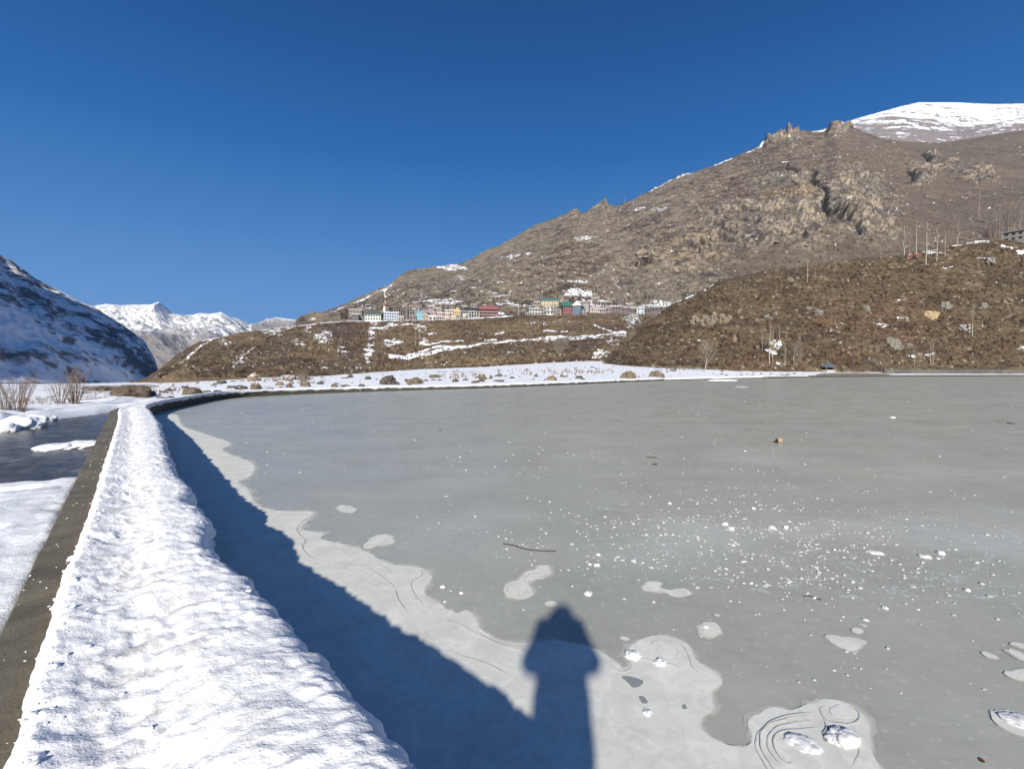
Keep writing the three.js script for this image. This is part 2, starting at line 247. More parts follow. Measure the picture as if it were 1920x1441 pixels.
    s = Math.max(s, smooth(.56, .66, n3 * .9 + n2 * .6 + .22 * smooth(490, 560, by) * smooth(1300, 1150, bx) - .06));
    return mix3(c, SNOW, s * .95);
  },
});

// the bluff that carries the village
const B_LINES = [[[733, 672], [800, 666], [870, 656], [905, 651], [955, 645], [1010, 640], [1050, 632], [1110, 631], [1170, 627]], [[755, 668], [815, 655], [850, 657]], [[1020, 636], [1060, 638], [1130, 634]], [[1020, 622], [1065, 621]], [[1115, 612], [1145, 622], [1172, 627]], [[560, 612], [640, 602], [760, 600], [860, 598], [960, 592]], [[300, 704], [340, 682], [400, 635]], [[440, 690], [480, 655]], [[906, 645], [930, 643]], [[930, 631], [944, 628]], [[795, 647], [870, 646]], [[600, 601], [560, 611], [500, 618], [440, 626], [380, 640]]];
const B_SNOW = [[510, 625, 24, 9, .75], [545, 616, 16, 6, .8], [612, 635, 22, 14, .7], [700, 622, 7, 20, .75], [693, 665, 9, 28, .85], [720, 615, 14, 5, .9], [735, 645, 22, 8, .85], [790, 618, 12, 10, .7], [795, 642, 12, 8, .8], [815, 627, 16, 3, .9], [740, 608, 18, 4, .8], [640, 655, 20, 10, .5], [560, 645, 14, 10, .5], [425, 645, 12, 8, .6], [455, 675, 14, 10, .5], [1125, 665, 22, 9, .7], [1150, 645, 20, 14, .6], [1190, 600, 22, 16, .7], [1185, 612, 18, 10, .6], [1050, 605, 60, 6, .35], [1000, 610, 40, 8, .3], [870, 622, 14, 4, .5], [770, 613, 22, 3, .8], [700, 604, 10, 6, .9], [655, 690, 30, 6, .5], [570, 690, 20, 8, .45], [620, 690, 24, 6, .45], [960, 665, 40, 6, .3], [1025, 640, 24, 7, .8], [1160, 632, 20, 5, .7], [580, 622, 10, 6, .7]];
const B = hill('village_bluff', 'brown bluff with snow streaks carrying the village', {
  px0: 240, px1: 1300, nu: 820, nv: 150, curve: .97, back: 22, backLen: .75, backDrop: -.06, skirt: 5,
  rows: [[240, 718, 300, 720, 302], [262, 716, 300, 716, 304], [275, 716, 300, 712, 310], [300, 716, 220, 697, 330], [330, 716, 200, 670, 335], [350, 715, 195, 655, 338], [372, 714, 192, 641, 340], [400, 713, 190, 634, 342], [450, 710, 190, 625, 342], [500, 708, 195, 617, 342], [560, 706, 200, 610, 342], [600, 705, 206, 605, 342], [650, 703, 215, 602, 342], [700, 698, 230, 601, 342], [800, 692, 240, 600, 342], [860, 690, 240, 598, 342], [905, 687, 240, 595, 342], [960, 684, 236, 591, 342], [1000, 680, 235, 590, 344], [1060, 677, 230, 591, 345], [1100, 675, 225, 590, 345], [1150, 676, 220, 586, 350], [1190, 680, 220, 588, 355], [1230, 684, 220, 590, 360], [1300, 686, 220, 590, 370]],
  land: (p, v, bx, by) => {
    const e = smooth(0, .1, v) * (v > 1 ? .3 : 1 - .9 * smooth(.88, 1, v));
    const d = e * (4 * fbm(p.x / 46, p.y / 40, p.z / 46, 3) + 2.4 * ridged(p.x / 22, p.y / 90, .4, 3) + 1.7 * fbm(p.x / 5, p.y / 4, p.z / 7, 4, .65));
    const terr = bx > 640 ? e * 2.2 * (((p.y + 1.6 * noise(p.x / 25, 3)) / 4.5) % 1 - .5) : 0;
    return [0, d * .6 + .25 * noise(p.x / 3, p.z / 3), d * .8 + terr];
  },
  color: (x, y, z, nx, ny, nz, bx, by, v) => {
    const n1 = fbm(x / 40, y / 22, z / 40, 4), n2 = fbm(x / 4.2, y / 2.6, z / 6, 4, .65), n3 = noise(x / 1.1, y / .8, z / 1.6);
    const wx = bx + 14 * n1 + 9 * fbm(x / 9, y / 7, z / 9, 3, .6), wy = by + 8 * fbm(x / 12 + 8, y / 8, z / 12, 3, .6);
    let c = mix3([.082, .056, .033], [.150, .104, .056], clamp(.5 + n1 * 1.4));
    c = mix3(c, [.074, .043, .030], .75 * smooth(.05, .3, fbm(x / 24 + 7, y / 16, z / 24, 3)));
    c = mix3(c, [.14, .105, .06], .6 * smooth(.05, .3, fbm(x / 9 + 4, y / 12, z / 9, 3)));
    c = mix3(c, [.19, .125, .055], .75 * blob(wx, wy, [[600, 660, 38, 16, .9], [470, 640, 26, 12, .5], [800, 640, 60, 30, .35], [1060, 605, 40, 10, .7], [770, 640, 22, 14, .5], [950, 620, 60, 20, .35], [560, 668, 34, 10, .6]]));
    c = mix3(c, [.050, .037, .033], .6 * blob(wx, wy, [[640, 620, 40, 24, .9], [660, 670, 26, 12, .7], [970, 660, 60, 14, .8], [1090, 650, 40, 14, .8], [1075, 612, 26, 10, .6], [880, 665, 90, 8, .6]]));
    c = mix3(c, [.032, .022, .015], .72 * smooth(.06, .3, n2));
    c = mix3(c, [.17, .135, .09], .6 * smooth(.08, .32, -n2));
    c = mix3(c, [.19, .145, .09], .55 * smooth(.05, .3, fbm(x / 16 + 9, y / 1.2, z / 16, 4, .6)) * smooth(620, 760, bx));
    c = c.map((k) => k * (1 + .6 * n3));
    const streak = fbm(x / 6.5, y / 1.1, z / 8, 4, .65);
    let s = smooth(.5, .58, blob(wx, wy, B_SNOW) * .66 + .8 * streak + .6 * n2 + .4 * n3 - .01);
    for (const l of B_LINES) { const d = toLine(bx, by, l); if (d < 7) { const w = l === B_LINES[0] ? lerp(3.6, 1.4, smooth(760, 960, bx)) : 1.5; s = Math.max(s, smooth(w + .5, w - .4, d + (l === B_LINES[0] || l === B_LINES[5] ? 2 : 7) * Math.max(0, n2 + .12 * n3 + .03))); } }
    s = Math.max(s, smooth(.40, .48, streak * .7 + n2 * .4 + .36 * n3 + .06 * n1 - .02 * smooth(760, 900, bx)));
    if (v > 1) s = Math.max(s, smooth(-.15, .1, n2));
    return mix3(c, SNOW, s * .97);
  },
});

// the near brown hill on the right
const C_ROCK = [[1320, 600, 34, 14, .8], [1440, 592, 40, 16, .6], [1530, 584, 34, 12, .6], [1290, 605, 20, 8, .5]];
const C_SNOW = [[1457, 649, 12, 9, 1], [1444, 664, 14, 7, .9], [1455, 683, 16, 3, .9], [1748, 478, 26, 8, .75], [1835, 455, 20, 4, .8], [1885, 468, 16, 4, .9], [1910, 476, 12, 4, .9], [1840, 488, 20, 5, .6], [1808, 615, 12, 10, .6], [1690, 602, 14, 4, .8], [1555, 627, 12, 3, .7], [1655, 613, 20, 4, .7], [1770, 510, 16, 5, .6], [1710, 672, 16, 3, .8], [1735, 666, 14, 2, .8], [1685, 570, 18, 4, .5], [1915, 650, 8, 3, .9]];
const C_LINES = [[[1230, 592], [1262, 569], [1300, 556], [1322, 545], [1345, 530]], [[1362, 524], [1395, 515], [1445, 510], [1480, 505]], [[1700, 480], [1760, 468], [1810, 458], [1835, 452]], [[1790, 505], [1765, 515]]];
const C_TRACK = [[1618, 672], [1660, 664], [1700, 655], [1745, 643], [1790, 630], [1830, 618], [1870, 606], [1920, 589], [1990, 566]];
const C = hill('grassy_hill', 'near brown grassy hill with scattered rocks on the right', {
  px0: 1130, px1: 2600, nu: 900, nv: 230, curve: .95, back: 26, backLen: 1.2, skirt: 4,
  rows: [[1130, 679, 190, 679, 192], [1142, 678, 185, 676, 190], [1160, 681, 175, 660, 190], [1180, 682, 168, 640, 195], [1205, 683, 162, 614, 200], [1230, 684, 158, 592, 204], [1262, 685, 154, 569, 208], [1300, 686, 151, 556, 210], [1322, 687, 150, 545, 211], [1345, 688, 150, 531, 212], [1370, 689, 150, 522, 213], [1440, 692, 153, 512, 215], [1490, 693, 156, 504, 216], [1520, 693, 157, 498, 216], [1600, 693, 161, 488, 217], [1680, 693, 166, 481, 218], [1740, 692, 167, 468, 219], [1800, 692, 168, 457, 220], [1860, 692, 168, 449, 222], [1920, 692, 168, 452, 224], [2100, 692, 168, 440, 230], [2300, 692, 170, 470, 240], [2600, 692, 175, 520, 240]],
  land: (p, v, bx, by) => {
    const e = smooth(0, .06, v) * (v > 1 ? 1 : 1 - .75 * smooth(.9, 1, v));
    const d = e * (3.4 * fbm(p.x / 34, p.y / 30, p.z / 34, 3) + 2.2 * ridged(p.x / 24 + p.y / 60, .5, p.y / 120, 3) + .35 * (((p.y + 1.2 * noise(p.x / 9, 3)) / 1.6) % 1) + .9 * fbm(p.x / 6, p.y / 5, p.z / 6, 3) + .8 * fbm(p.x / 1.6, p.y / 1.0, p.z / 1.9, 3, .6)) + e * .8 * blob(bx, by, C_ROCK) * ridged(p.x / 3, p.y / 3, p.z / 3, 2) - e * .7 * smooth(5, 1, toLine(bx, by, C_TRACK));
    return [0, d * .7 + .3 * e * noise(p.x / .9, p.z / .9), d * .7];
  },
  color: (x, y, z, nx, ny, nz, bx, by, v) => {
    const n1 = fbm(x / 26, y / 16, z / 26, 4), n2 = fbm(x / 2.6, y / 1.1, z / 3, 4, .65), n3 = noise(x / .7, y / .45, z / .8), n4 = fbm(x / 12 + 5, y / 7, z / 12, 3);
    const wx = bx + 26 * n1 + 12 * fbm(x / 6, y / 5, z / 6, 3, .6), wy = by + 10 * fbm(x / 8 + 8, y / 6, z / 8, 3, .6);
    let c = mix3([.062, .042, .025], [.104, .072, .040], clamp(.5 + n1 * 1.3));
    c = mix3(c, [.080, .058, .031], .75 * smooth(.0, .25, n4));
    c = mix3(c, [.048, .031, .018], .65 * smooth(.02, .25, fbm(x / 18 + 3, y / 5, z / 18, 4, .6)));
    c = mix3(c, [.135, .100, .054], .6 * smooth(.06, .28, fbm(x / 14 + 11, y / 4.5, z / 14, 4, .6)));
    const red = blob(wx, wy, [[1640, 600, 150, 60, .75], [1560, 600, 60, 50, .4], [1410, 680, 60, 14, 1], [1580, 672, 50, 16, .9], [1370, 650, 40, 20, .6], [1880, 480, 60, 30, .5], [1800, 660, 160, 22, .6], [1310, 560, 40, 16, .4], [1700, 560, 80, 30, .4]]);
    c = mix3(c, [.108, .058, .034], .62 * smooth(.25, .8, red + .6 * n4 + .2 * n2 - .05));
    c = mix3(c, [.030, .020, .011], .7 * smooth(.05, .3, n2 * .6 + .7 * fbm(x / 6, y / .75, z / 7, 4, .6)));
    c = mix3(c, [.135, .102, .060], .6 * smooth(.08, .32, -n2));
    c = mix3(c, [.15, .115, .065], .5 * smooth(.08, .3, fbm(x / 7 + 9, y / .9, z / 8, 4, .6)));
    c = c.map((k) => k * (1 + .5 * n3));
    const k = toLine(bx, by, C_TRACK); c = mix3(c, [.15, .122, .085], .75 * smooth(3.0, 1.2, k + 6 * Math.max(0, n2 + .1)));
    const [st, id] = cells(x / 1.7 + 2 * n1, y / 1.15 + n1, 5); if (id > .86 - .3 * n4) c = mix3(c, mix3([.13, .11, .08], [.26, .23, .18], id), smooth(.34, .16, st)); else if (id < .40) c = mix3(c, [.02, .014, .009], .8 * smooth(.42, .2, st));
    c = mix3(c, [.23, .20, .15], .8 * smooth(.55, .68, blob(wx, wy, C_ROCK) * .7 + 1.0 * n2));
    let s = smooth(.52, .62, blob(wx, by + (wy - by) * .4, C_SNOW) * .72 + 1.0 * fbm(x / 3.4, y / .8, z / 4, 4, .65) + .4 * n3 - .03);
    for (const l of C_LINES) { const d = toLine(bx, by, l); if (d < 6) s = Math.max(s, smooth(1.3, .6, d + 9 * Math.max(0, n2 + .15 * n1 + .12))); }
    s = Math.max(s, .9 * smooth(.58, .66, n2 * .85 + .5 * n3));
    return mix3(c, SNOW, s * .95);
  },
});

// the steep mountain on the left, in its own shade
{
  const P = [  // ridge X Z y, foot X Z y
    [-340, -700, 400, -110, -700, -4], [-380, -420, 400, -130, -420, -4], [-400, -180, 372, -140, -180, -4], [-435, 60, 312, -150, 40, -4], [-495, 260, 228, -170, 130, -3.4], [-580, 430, 176, -200, 200, -3.4],
    ...[[0, 480, 640, -236, 270], [20, 489, 640, -243, 290], [40, 504, 640, -250, 310], [62, 520, 640, -258, 330], [90, 535, 640, -264, 343], [120, 550, 640, -270, 355], [150, 566, 640, -277, 368], [180, 580, 640, -284, 380], [205, 595, 640, -291, 392], [230, 610, 640, -298, 404], [255, 629, 640, -306, 420], [270, 640, 640, -312, 432], [280, 658, 630, -318, 444], [288, 676, 620, -324, 454], [294, 690, 610, -330, 465], [298, 706, 600, -335, 474]].map(([px, py, Z, fx, fz]) => { const r = at(px, py, Z); return [r.x, Z, r.y, fx, fz, EYE - .0297 * fz]; }),
    [-430, 700, -22, -345, 520, -18]];
  const cum = [0]; for (let i = 1; i < P.length; i++) cum.push(cum[i - 1] + Math.max(6, Math.hypot(P[i][3] - P[i - 1][3], P[i][4] - P[i - 1][4])) * (i <= 5 ? .35 : 1));
  const rows = P.map((p, i) => [cum[i], ...p]), nu = 460, nv = 210, under = 3, back = 26;
  const g = grid(nu, under + nv + back, (i, j) => {
    const [rx, rz, ry, fx, fz, fy] = table(rows, cum[cum.length - 1] * i / (nu - 1)); let v = (j - under) / (nv - 1), x, y, z;
    if (v < 0) { x = fx; z = fz; y = fy + v * (nv - 1) * 2; } else if (v <= 1) { x = lerp(fx, rx, v); z = lerp(fz, rz, v); y = lerp(fy, ry, Math.pow(v, 1.15)); }
    else { const k = (v - 1) * (nv - 1) / back; x = rx - 260 * k; z = rz + 60 * k; y = ry - (ry - fy) * .9 * k * k - 3 * k; }
    const e = smooth(0, .1, v) * (1 - .78 * smooth(.86, 1, v));
    const d = e * (10 * fbm(x / 90, y / 60, z / 90, 4) + 8 * ridged(x / 60, y / 14 + x / 80, z / 60, 4, .55));
    return [x + d * .55, y + d * .6, -z + d * .4];
  });
  g.computeVertexNormals();
  paint(g, (x, y, z, nx, ny, nz) => {
    const a = y + .28 * (x + 300) + .1 * z, n = fbm(x / 30, a / 8, z / 55, 5, .6), m = fbm(x / 130, a / 30, z / 150, 3), h = fbm(x / 7, a / 3, z / 12, 3, .6);
    const low = smooth(30, 0, y) * .16, steep = smooth(-300, -340, x) * smooth(-380, -470, z) * .3;
    const bare = smooth(.02, .34, n * .95 + m * .55 + .5 * h + low + steep - .10);
    return mix3([.93, .94, .95], mix3([.12, .10, .10], [.20, .15, .10], smooth(40, 0, y) * .8), bare * .93);
  });
  setting('snowy_mountain', g, vcol(), 'steep shaded mountain with snow and dark rock bands on the left');
}
// ---------------------------------------------------------------- the lake wall: its inner face as a curve, and places along it (s) and across it (p)
const face = (() => {
  const c = [[8.93, -10.78], [4.09, -4.42], [-.75, 1.94], [-5.59, 8.3], [-10.43, 14.66], [-15.27, 21.02], [-18.3, 25.0], [-19.9, 28.2], [-21.2, 32.2], [-22.6, 37], [-23.3, 41], [-22.3, 44.6], [-18.6, 50], [-10, 57.5], [-4, 62], [4.9, 71], [17.6, 86], [34, 104], [54, 121], [88, 139], [115, 149], [155, 154], [200, 157], [245, 150], [275, 120]];
  const curve = new THREE.CatmullRomCurve3(c.map(([x, z]) => new THREE.Vector3(x, 0, -z)), false, 'centripetal');
  curve.arcLengthDivisions = 4000;
  const N = 4000, pts = curve.getSpacedPoints(N), L = curve.getLength(); let zero = 0, best = 1e9;
  pts.forEach((p, i) => { const d = Math.hypot(p.x - .795 * .58, p.z + .605 * .58); if (d < best) { best = d; zero = i / N * L; } });
  const spot = (s) => { const k = clamp((s + zero) / L * N, 0, N - 1.001), i = Math.floor(k), t = k - i, a = pts[i], b = pts[i + 1]; return [lerp(a.x, b.x, t), lerp(a.z, b.z, t)]; };
  return {
    start: -zero, end: L - zero, pts,
    place(s, p) { const [x, z] = spot(s), [ax, az] = spot(s - .6), [bx, bz] = spot(s + .6), l = Math.hypot(bx - ax, bz - az) || 1; const rx = -(bz - az) / l, rz = (bx - ax) / l; return [x + (p - .58) * rx, z + (p - .58) * rz]; },
  };
})();
const wallTop = (s) => lerp(.70, .46, smooth(6, 30, s));
const wallOuter = (s) => lerp(-.74, -.14, smooth(34, 46, s));

// ---------------------------------------------------------------- textures of the ground
function tile(n, f, srgb) { const d = new Uint8Array(n * n * 4); for (let y = 0; y < n; y++) for (let x = 0; x < n; x++) { const q = f(x / n, y / n); const i = (y * n + x) * 4; d[i] = clamp(q[0]) * 255; d[i + 1] = clamp(q[1]) * 255; d[i + 2] = clamp(q[2]) * 255; d[i + 3] = 255; } const t = new THREE.DataTexture(d, n, n); t.wrapS = t.wrapT = THREE.RepeatWrapping; t.magFilter = THREE.LinearFilter; if (srgb) t.colorSpace = THREE.SRGBColorSpace; t.needsUpdate = true; return t; }
// noise that closes on itself over the unit square
function pnoise(x, y, n, z) { const X = Math.floor(x), Y = Math.floor(y), fx = x - X, fy = y - Y, u = fx * fx * fx * (fx * (fx * 6 - 15) + 10), v = fy * fy * fy * (fy * (fy * 6 - 15) + 10); const g = (i, j) => { const a = ((X + i) % n + n) % n, b = ((Y + j) % n + n) % n, h = PERM[(PERM[(a + z * 17) & 255] + b * 1 + (b >> 8) * 7) & 255] / 256 * 6.2832; return Math.cos(h) * (fx - i) + Math.sin(h) * (fy - j); }; return 1.5 * lerp(lerp(g(0, 0), g(1, 0), u), lerp(g(0, 1), g(1, 1), u), v); }
function loop(u, v, k, n, z = 0) { let s = 0, a = 1, m = 0; k = Math.round(k); for (let i = 0; i < n; i++) { s += a * pnoise(u * k, v * k, k, z + i * 3); m += a; a *= .55; k *= 2; } return s / m; }
const SNOW_BUMP = tile(1024, (u, v) => { const a = .5 + .4 * loop(u, v, 12, 5) + .25 * Math.abs(loop(u, v, 40, 2, 5)); return [a, a, a]; });
const ICE_MAP = tile(1024, (u, v) => { const a = loop(u, v, 5, 4), b = loop(u, v, 60, 2, 3), f = Math.max(0, loop(u, v, 130, 2, 9) - .42) * 2.2; const g = .86 + .10 * a + .05 * b + f; return [g, g, g * .995]; });
const ICE_ROUGH = tile(512, (u, v) => { const a = .55 + .35 * loop(u, v, 6, 4, 2) + .12 * loop(u, v, 70, 2, 4); return [a, a, a]; });
const ICE_BUMP = tile(512, (u, v) => { const a = .5 + .35 * loop(u, v, 10, 4, 6); return [a, a, a]; });
const PATCH_MAP = tile(1024, (u, v) => { const w = .06 * loop(u, v, 4, 2, 8), a = loop(u, v, 5, 5, 4), l = 1 - Math.abs(loop(u + w, v - w, 6, 3, 1)), f = Math.max(0, loop(u, v, 100, 2, 9) - .4); const g = .84 + .13 * a + .10 * Math.pow(l, 14) - .08 * Math.pow(1 - Math.abs(loop(u - w, v + w, 9, 2, 12)), 18) + .5 * f; return [g, g, g]; });
const CONCRETE = tile(1024, (u, v) => { const a = loop(u, v, 8, 5, 1), b = loop(u, v, 120, 2, 2), p = Math.max(0, loop(u, v, 90, 1, 8) - .5); const g = .80 + .16 * a + .12 * b - p; return [g, g * .99, g * .97]; }, true);
const CONCRETE_BUMP = tile(512, (u, v) => { const a = .5 + .25 * loop(u, v, 14, 4, 1) + .3 * loop(u, v, 110, 2, 2); return [a, a, a]; });
function planUV(g, k) { const p = g.attributes.position, uv = new Float32Array(p.count * 2); for (let i = 0; i < p.count; i++) { uv[2 * i] = p.getX(i) * k; uv[2 * i + 1] = p.getZ(i) * k; } g.setAttribute('uv', new THREE.BufferAttribute(uv, 2)); return g; }
const withUV = (t, k) => { const c = t.clone(); c.repeat.set(k, k); c.needsUpdate = true; return c; };

// ---------------------------------------------------------------- concrete wall
const sRows = []; for (let s = face.start + 1; s < face.end - 2;) { sRows.push(s); s += clamp(Math.abs(s) * .02, .12, 2); }
{
  const g = grid(9, sRows.length, (i, j) => {
    const s = sRows[j], t = wallTop(s) + .006 * noise(s * 2.1), o = wallOuter(s) + .018 * noise(s * 1.3, 4) - .012 * Math.max(0, noise(s * 5, 9)), n = .58 + .012 * noise(s * 1.7, 8);
    const row = [[o - .02, -.6], [o - .01, .05], [o, t - .025], [o + .02, t], [lerp(o, n, .33), t + .004 * noise(s * 3, 1)], [lerp(o, n, .66), t + .004 * noise(s * 3, 7)], [n - .02, t], [n, t - .02], [n + .01, -.6]][i];
    const [x, z] = face.place(s, row[0]); return [x, row[1], z];
  }, true);
  const uv = new Float32Array(9 * sRows.length * 2), U = [-1.3, -.65, 0, .04, .45, .9, 1.3, 1.34, 2.5];
  for (let j = 0; j < sRows.length; j++) for (let i = 0; i < 9; i++) { uv[2 * (j * 9 + i)] = U[i] * .5; uv[2 * (j * 9 + i) + 1] = sRows[j] * .5; }
  g.setAttribute('uv', new THREE.BufferAttribute(uv, 2)); g.computeVertexNormals();
  paint(g, (x, y, z, nx, ny, nz, i) => { const s = sRows[Math.floor(i / 9)], k = i % 9, n = fbm(x * .9, y, z * .9, 4, .6), m = fbm(x * 5, y * 5, z * 5, 3); let q = mix3([.285, .262, .185], [.225, .208, .16], clamp(.5 + 1.6 * n)); q = mix3(q, [.12, .085, .06], [0, 0, .1, .15, .85, .9, .6, .3, 0][k] * (.7 + .6 * m)); q = mix3(q, [.09, .08, .065], .5 * smooth(.1, .4, m + .5 * n)); return mix3(q, [.085, .08, .07].map((t) => t * (1 + .9 * m)), .8 * smooth(30, 42, s)); });
  const m = mesh('lake_wall', g, new THREE.MeshStandardMaterial({ vertexColors: true, map: CONCRETE, bumpMap: CONCRETE_BUMP, bumpScale: .004, roughness: .9 }));
  tag(m, 'low grey concrete retaining wall curving round the frozen lake', 'wall');
}
// ---------------------------------------------------------------- trodden snow on the wall
const LIP = [[-12, .72], [-3, .80], [.5, .90], [1.85, .88], [3, .80], [3.8, .78], [4.4, .70], [5.0, .62], [5.5, .55], [6.2, .68], [6.8, .66], [7.3, .55], [8.0, .66], [8.6, .64], [9.2, .56], [12.9, .60], [16, .68], [20, .76], [26, .72], [33, .68], [60, .66], [400, .64]];
const EDGE = [[-12, -.46], [3.2, -.47], [5.5, -.48], [8, -.42], [21, -.38], [33, -.40], [38, -.45], [46, -.10], [400, -.1]];
function snowTop(x, z, s, p) {   // height of the snow over the wall top
  const wide = smooth(70, 34, s);
  let h = .135 * lerp(.45, 1, wide) + wide * (.034 * fbm(x * 1.7, 2, z * 1.7, 2) + .018 * fbm(x * 4.2, 1, z * 4.2, 2, .5) + .022 * (.5 - cells(x * 6.5 + .7 * noise(x * 3, z * 3), z * 6.5 + .7 * noise(x * 3, 7, z * 3), 4)[0]) * (.4 + .8 * smooth(-.3, .3, noise(x * 1.9, 2, z * 1.9))) + .012 * (.3 - Math.abs(noise(x * 8, 3, z * 8))) + .020 * (.45 - cells(x * 11 + noise(x * 5, z * 5), z * 11, 2)[0]) * smooth(-.3, .3, noise(x * 2.3, 8, z * 2.3)) + .005 * fbm(x * 30, 5, z * 30, 3, .6));
  h -= wide * .035 * Math.exp(-Math.pow((p + .02 + .1 * noise(s * .8)) / .22, 2));   // the trodden line
  // footprints here and there
  const k = Math.round(s / .43 + .3 * noise(s * .7)), side = noise(k * 7.7, 2), fs = k * .43 + .12 * noise(k * 5.1, 4), fp = .30 * noise(k * 3.3, 8), d = Math.hypot((s - fs) / .16, (p - fp) / .08); if (wide > 0 && d < 1.6 && side > -.1) h -= wide * .012 * smooth(1.2, .4, d) - wide * .005 * smooth(.5, .1, Math.abs(d - 1.15));
  return h + wide * .13 * smooth(4.2, 1.2, s) * smooth(-.2, .6, p);
}
{
  const rowsS = []; for (let s = -4; s < 190;) { rowsS.push(s); const r = Math.max(0, Math.abs(s - 0)); s += clamp(.0075 * r, .014, 3); }
  const nu = 170, top = 142;
  const g = grid(nu, rowsS.length, (i, j) => {
    const s = rowsS[j], t = wallTop(s), far = smooth(40, 80, s);
    let L = table(EDGE, s)[0] + .05 * fbm(s * 3.1, 7, 0, 3) + .02 * noise(s * 14, 2) + .012 * noise(s * 37, 2), R = table(LIP, s)[0] + .05 * noise(s * 1.9, 5) * smooth(8, 10, s) + .09 * fbm(s * 3.4, 9, 2, 3, .6) + .034 * noise(s * 11, 3) + .016 * noise(s * 27, 5);
    L = lerp(L, -.08, far); R = lerp(R, .62, far);
    const r = lerp(.17, .06, smooth(9, 40, s));
    let p, y;
    if (i < top) {
      const q = i / (top - 1); p = lerp(L, R, q);
      const [x, z] = face.place(s, p); const h = snowTop(x, z, s, p), el = clamp((p - L) / .11 / lerp(1, .6, far)), ex = clamp((p - (R - r)) / r);
      y = t - .004 + Math.max(.004, h + .07 * smooth(.2, .75, (p - L) / (R - L)) * (1 - far)) * Math.sqrt(1 - (1 - el) * (1 - el)) - .8 * r * (1 - Math.sqrt(Math.max(0, 1 - ex * ex)));
      return [x, y, z];
    }
    const q = (i - top + 1) / (nu - top), a = q * Math.PI * .62, [x0, z0] = face.place(s, R), h = snowTop(x0, z0, s, R);
    const rr = lerp(.11, .12, smooth(9, 40, s)) * (1 + .9 * noise(s * 1.3, 6) + .4 * noise(s * 5, 2));
    p = R + .035 * Math.sin(q * Math.PI) * (1 + noise(s * 4, 1, q * 3)) - (R - .585) * smooth(.35, 1, q) + .012 * noise(s * 18, q * 9);
    y = t - .004 + Math.max(.004, h + .07 * (1 - far)) - .8 * r - rr * 1.5 * q;
    const [x, z] = face.place(s, Math.max(.583, p)); return [x, y, z];
  }, true);
  planUV(g, 1); g.computeVertexNormals();
  paint(g, (x, y, z, nx, ny, nz, i) => {
    const s = rowsS[Math.floor(i / nu)], q = (i % nu) / top;
    const a = fbm(x * 2.4, 4, z * 2.4, 3), b = fbm(x * 9, 4, z * 9, 3), d = fbm(x * 34, 4, z * 34, 2);
    const trod = Math.exp(-Math.pow((q - .42) / .26, 2));
    let c = mix3([.89, .895, .90], [.76, .765, .77], smooth(-.05, .4, a + .5 * b) * (.3 + .7 * trod));
    c = mix3(c, [.55, .52, .475], .75 * smooth(.0, .38, b * .8 + d * .7 + .35 * a) * trod);
    c = mix3(c, [.36, .28, .21], .6 * smooth(.035, 0, q) * smooth(-.1, .3, noise(s * 2, 3)));
    return c;
  });
  setting('snow_path', g, vcol({ roughness: .75, bumpMap: SNOW_BUMP, bumpScale: .011 }), 'trodden white snow lying along the top of the lake wall');
}

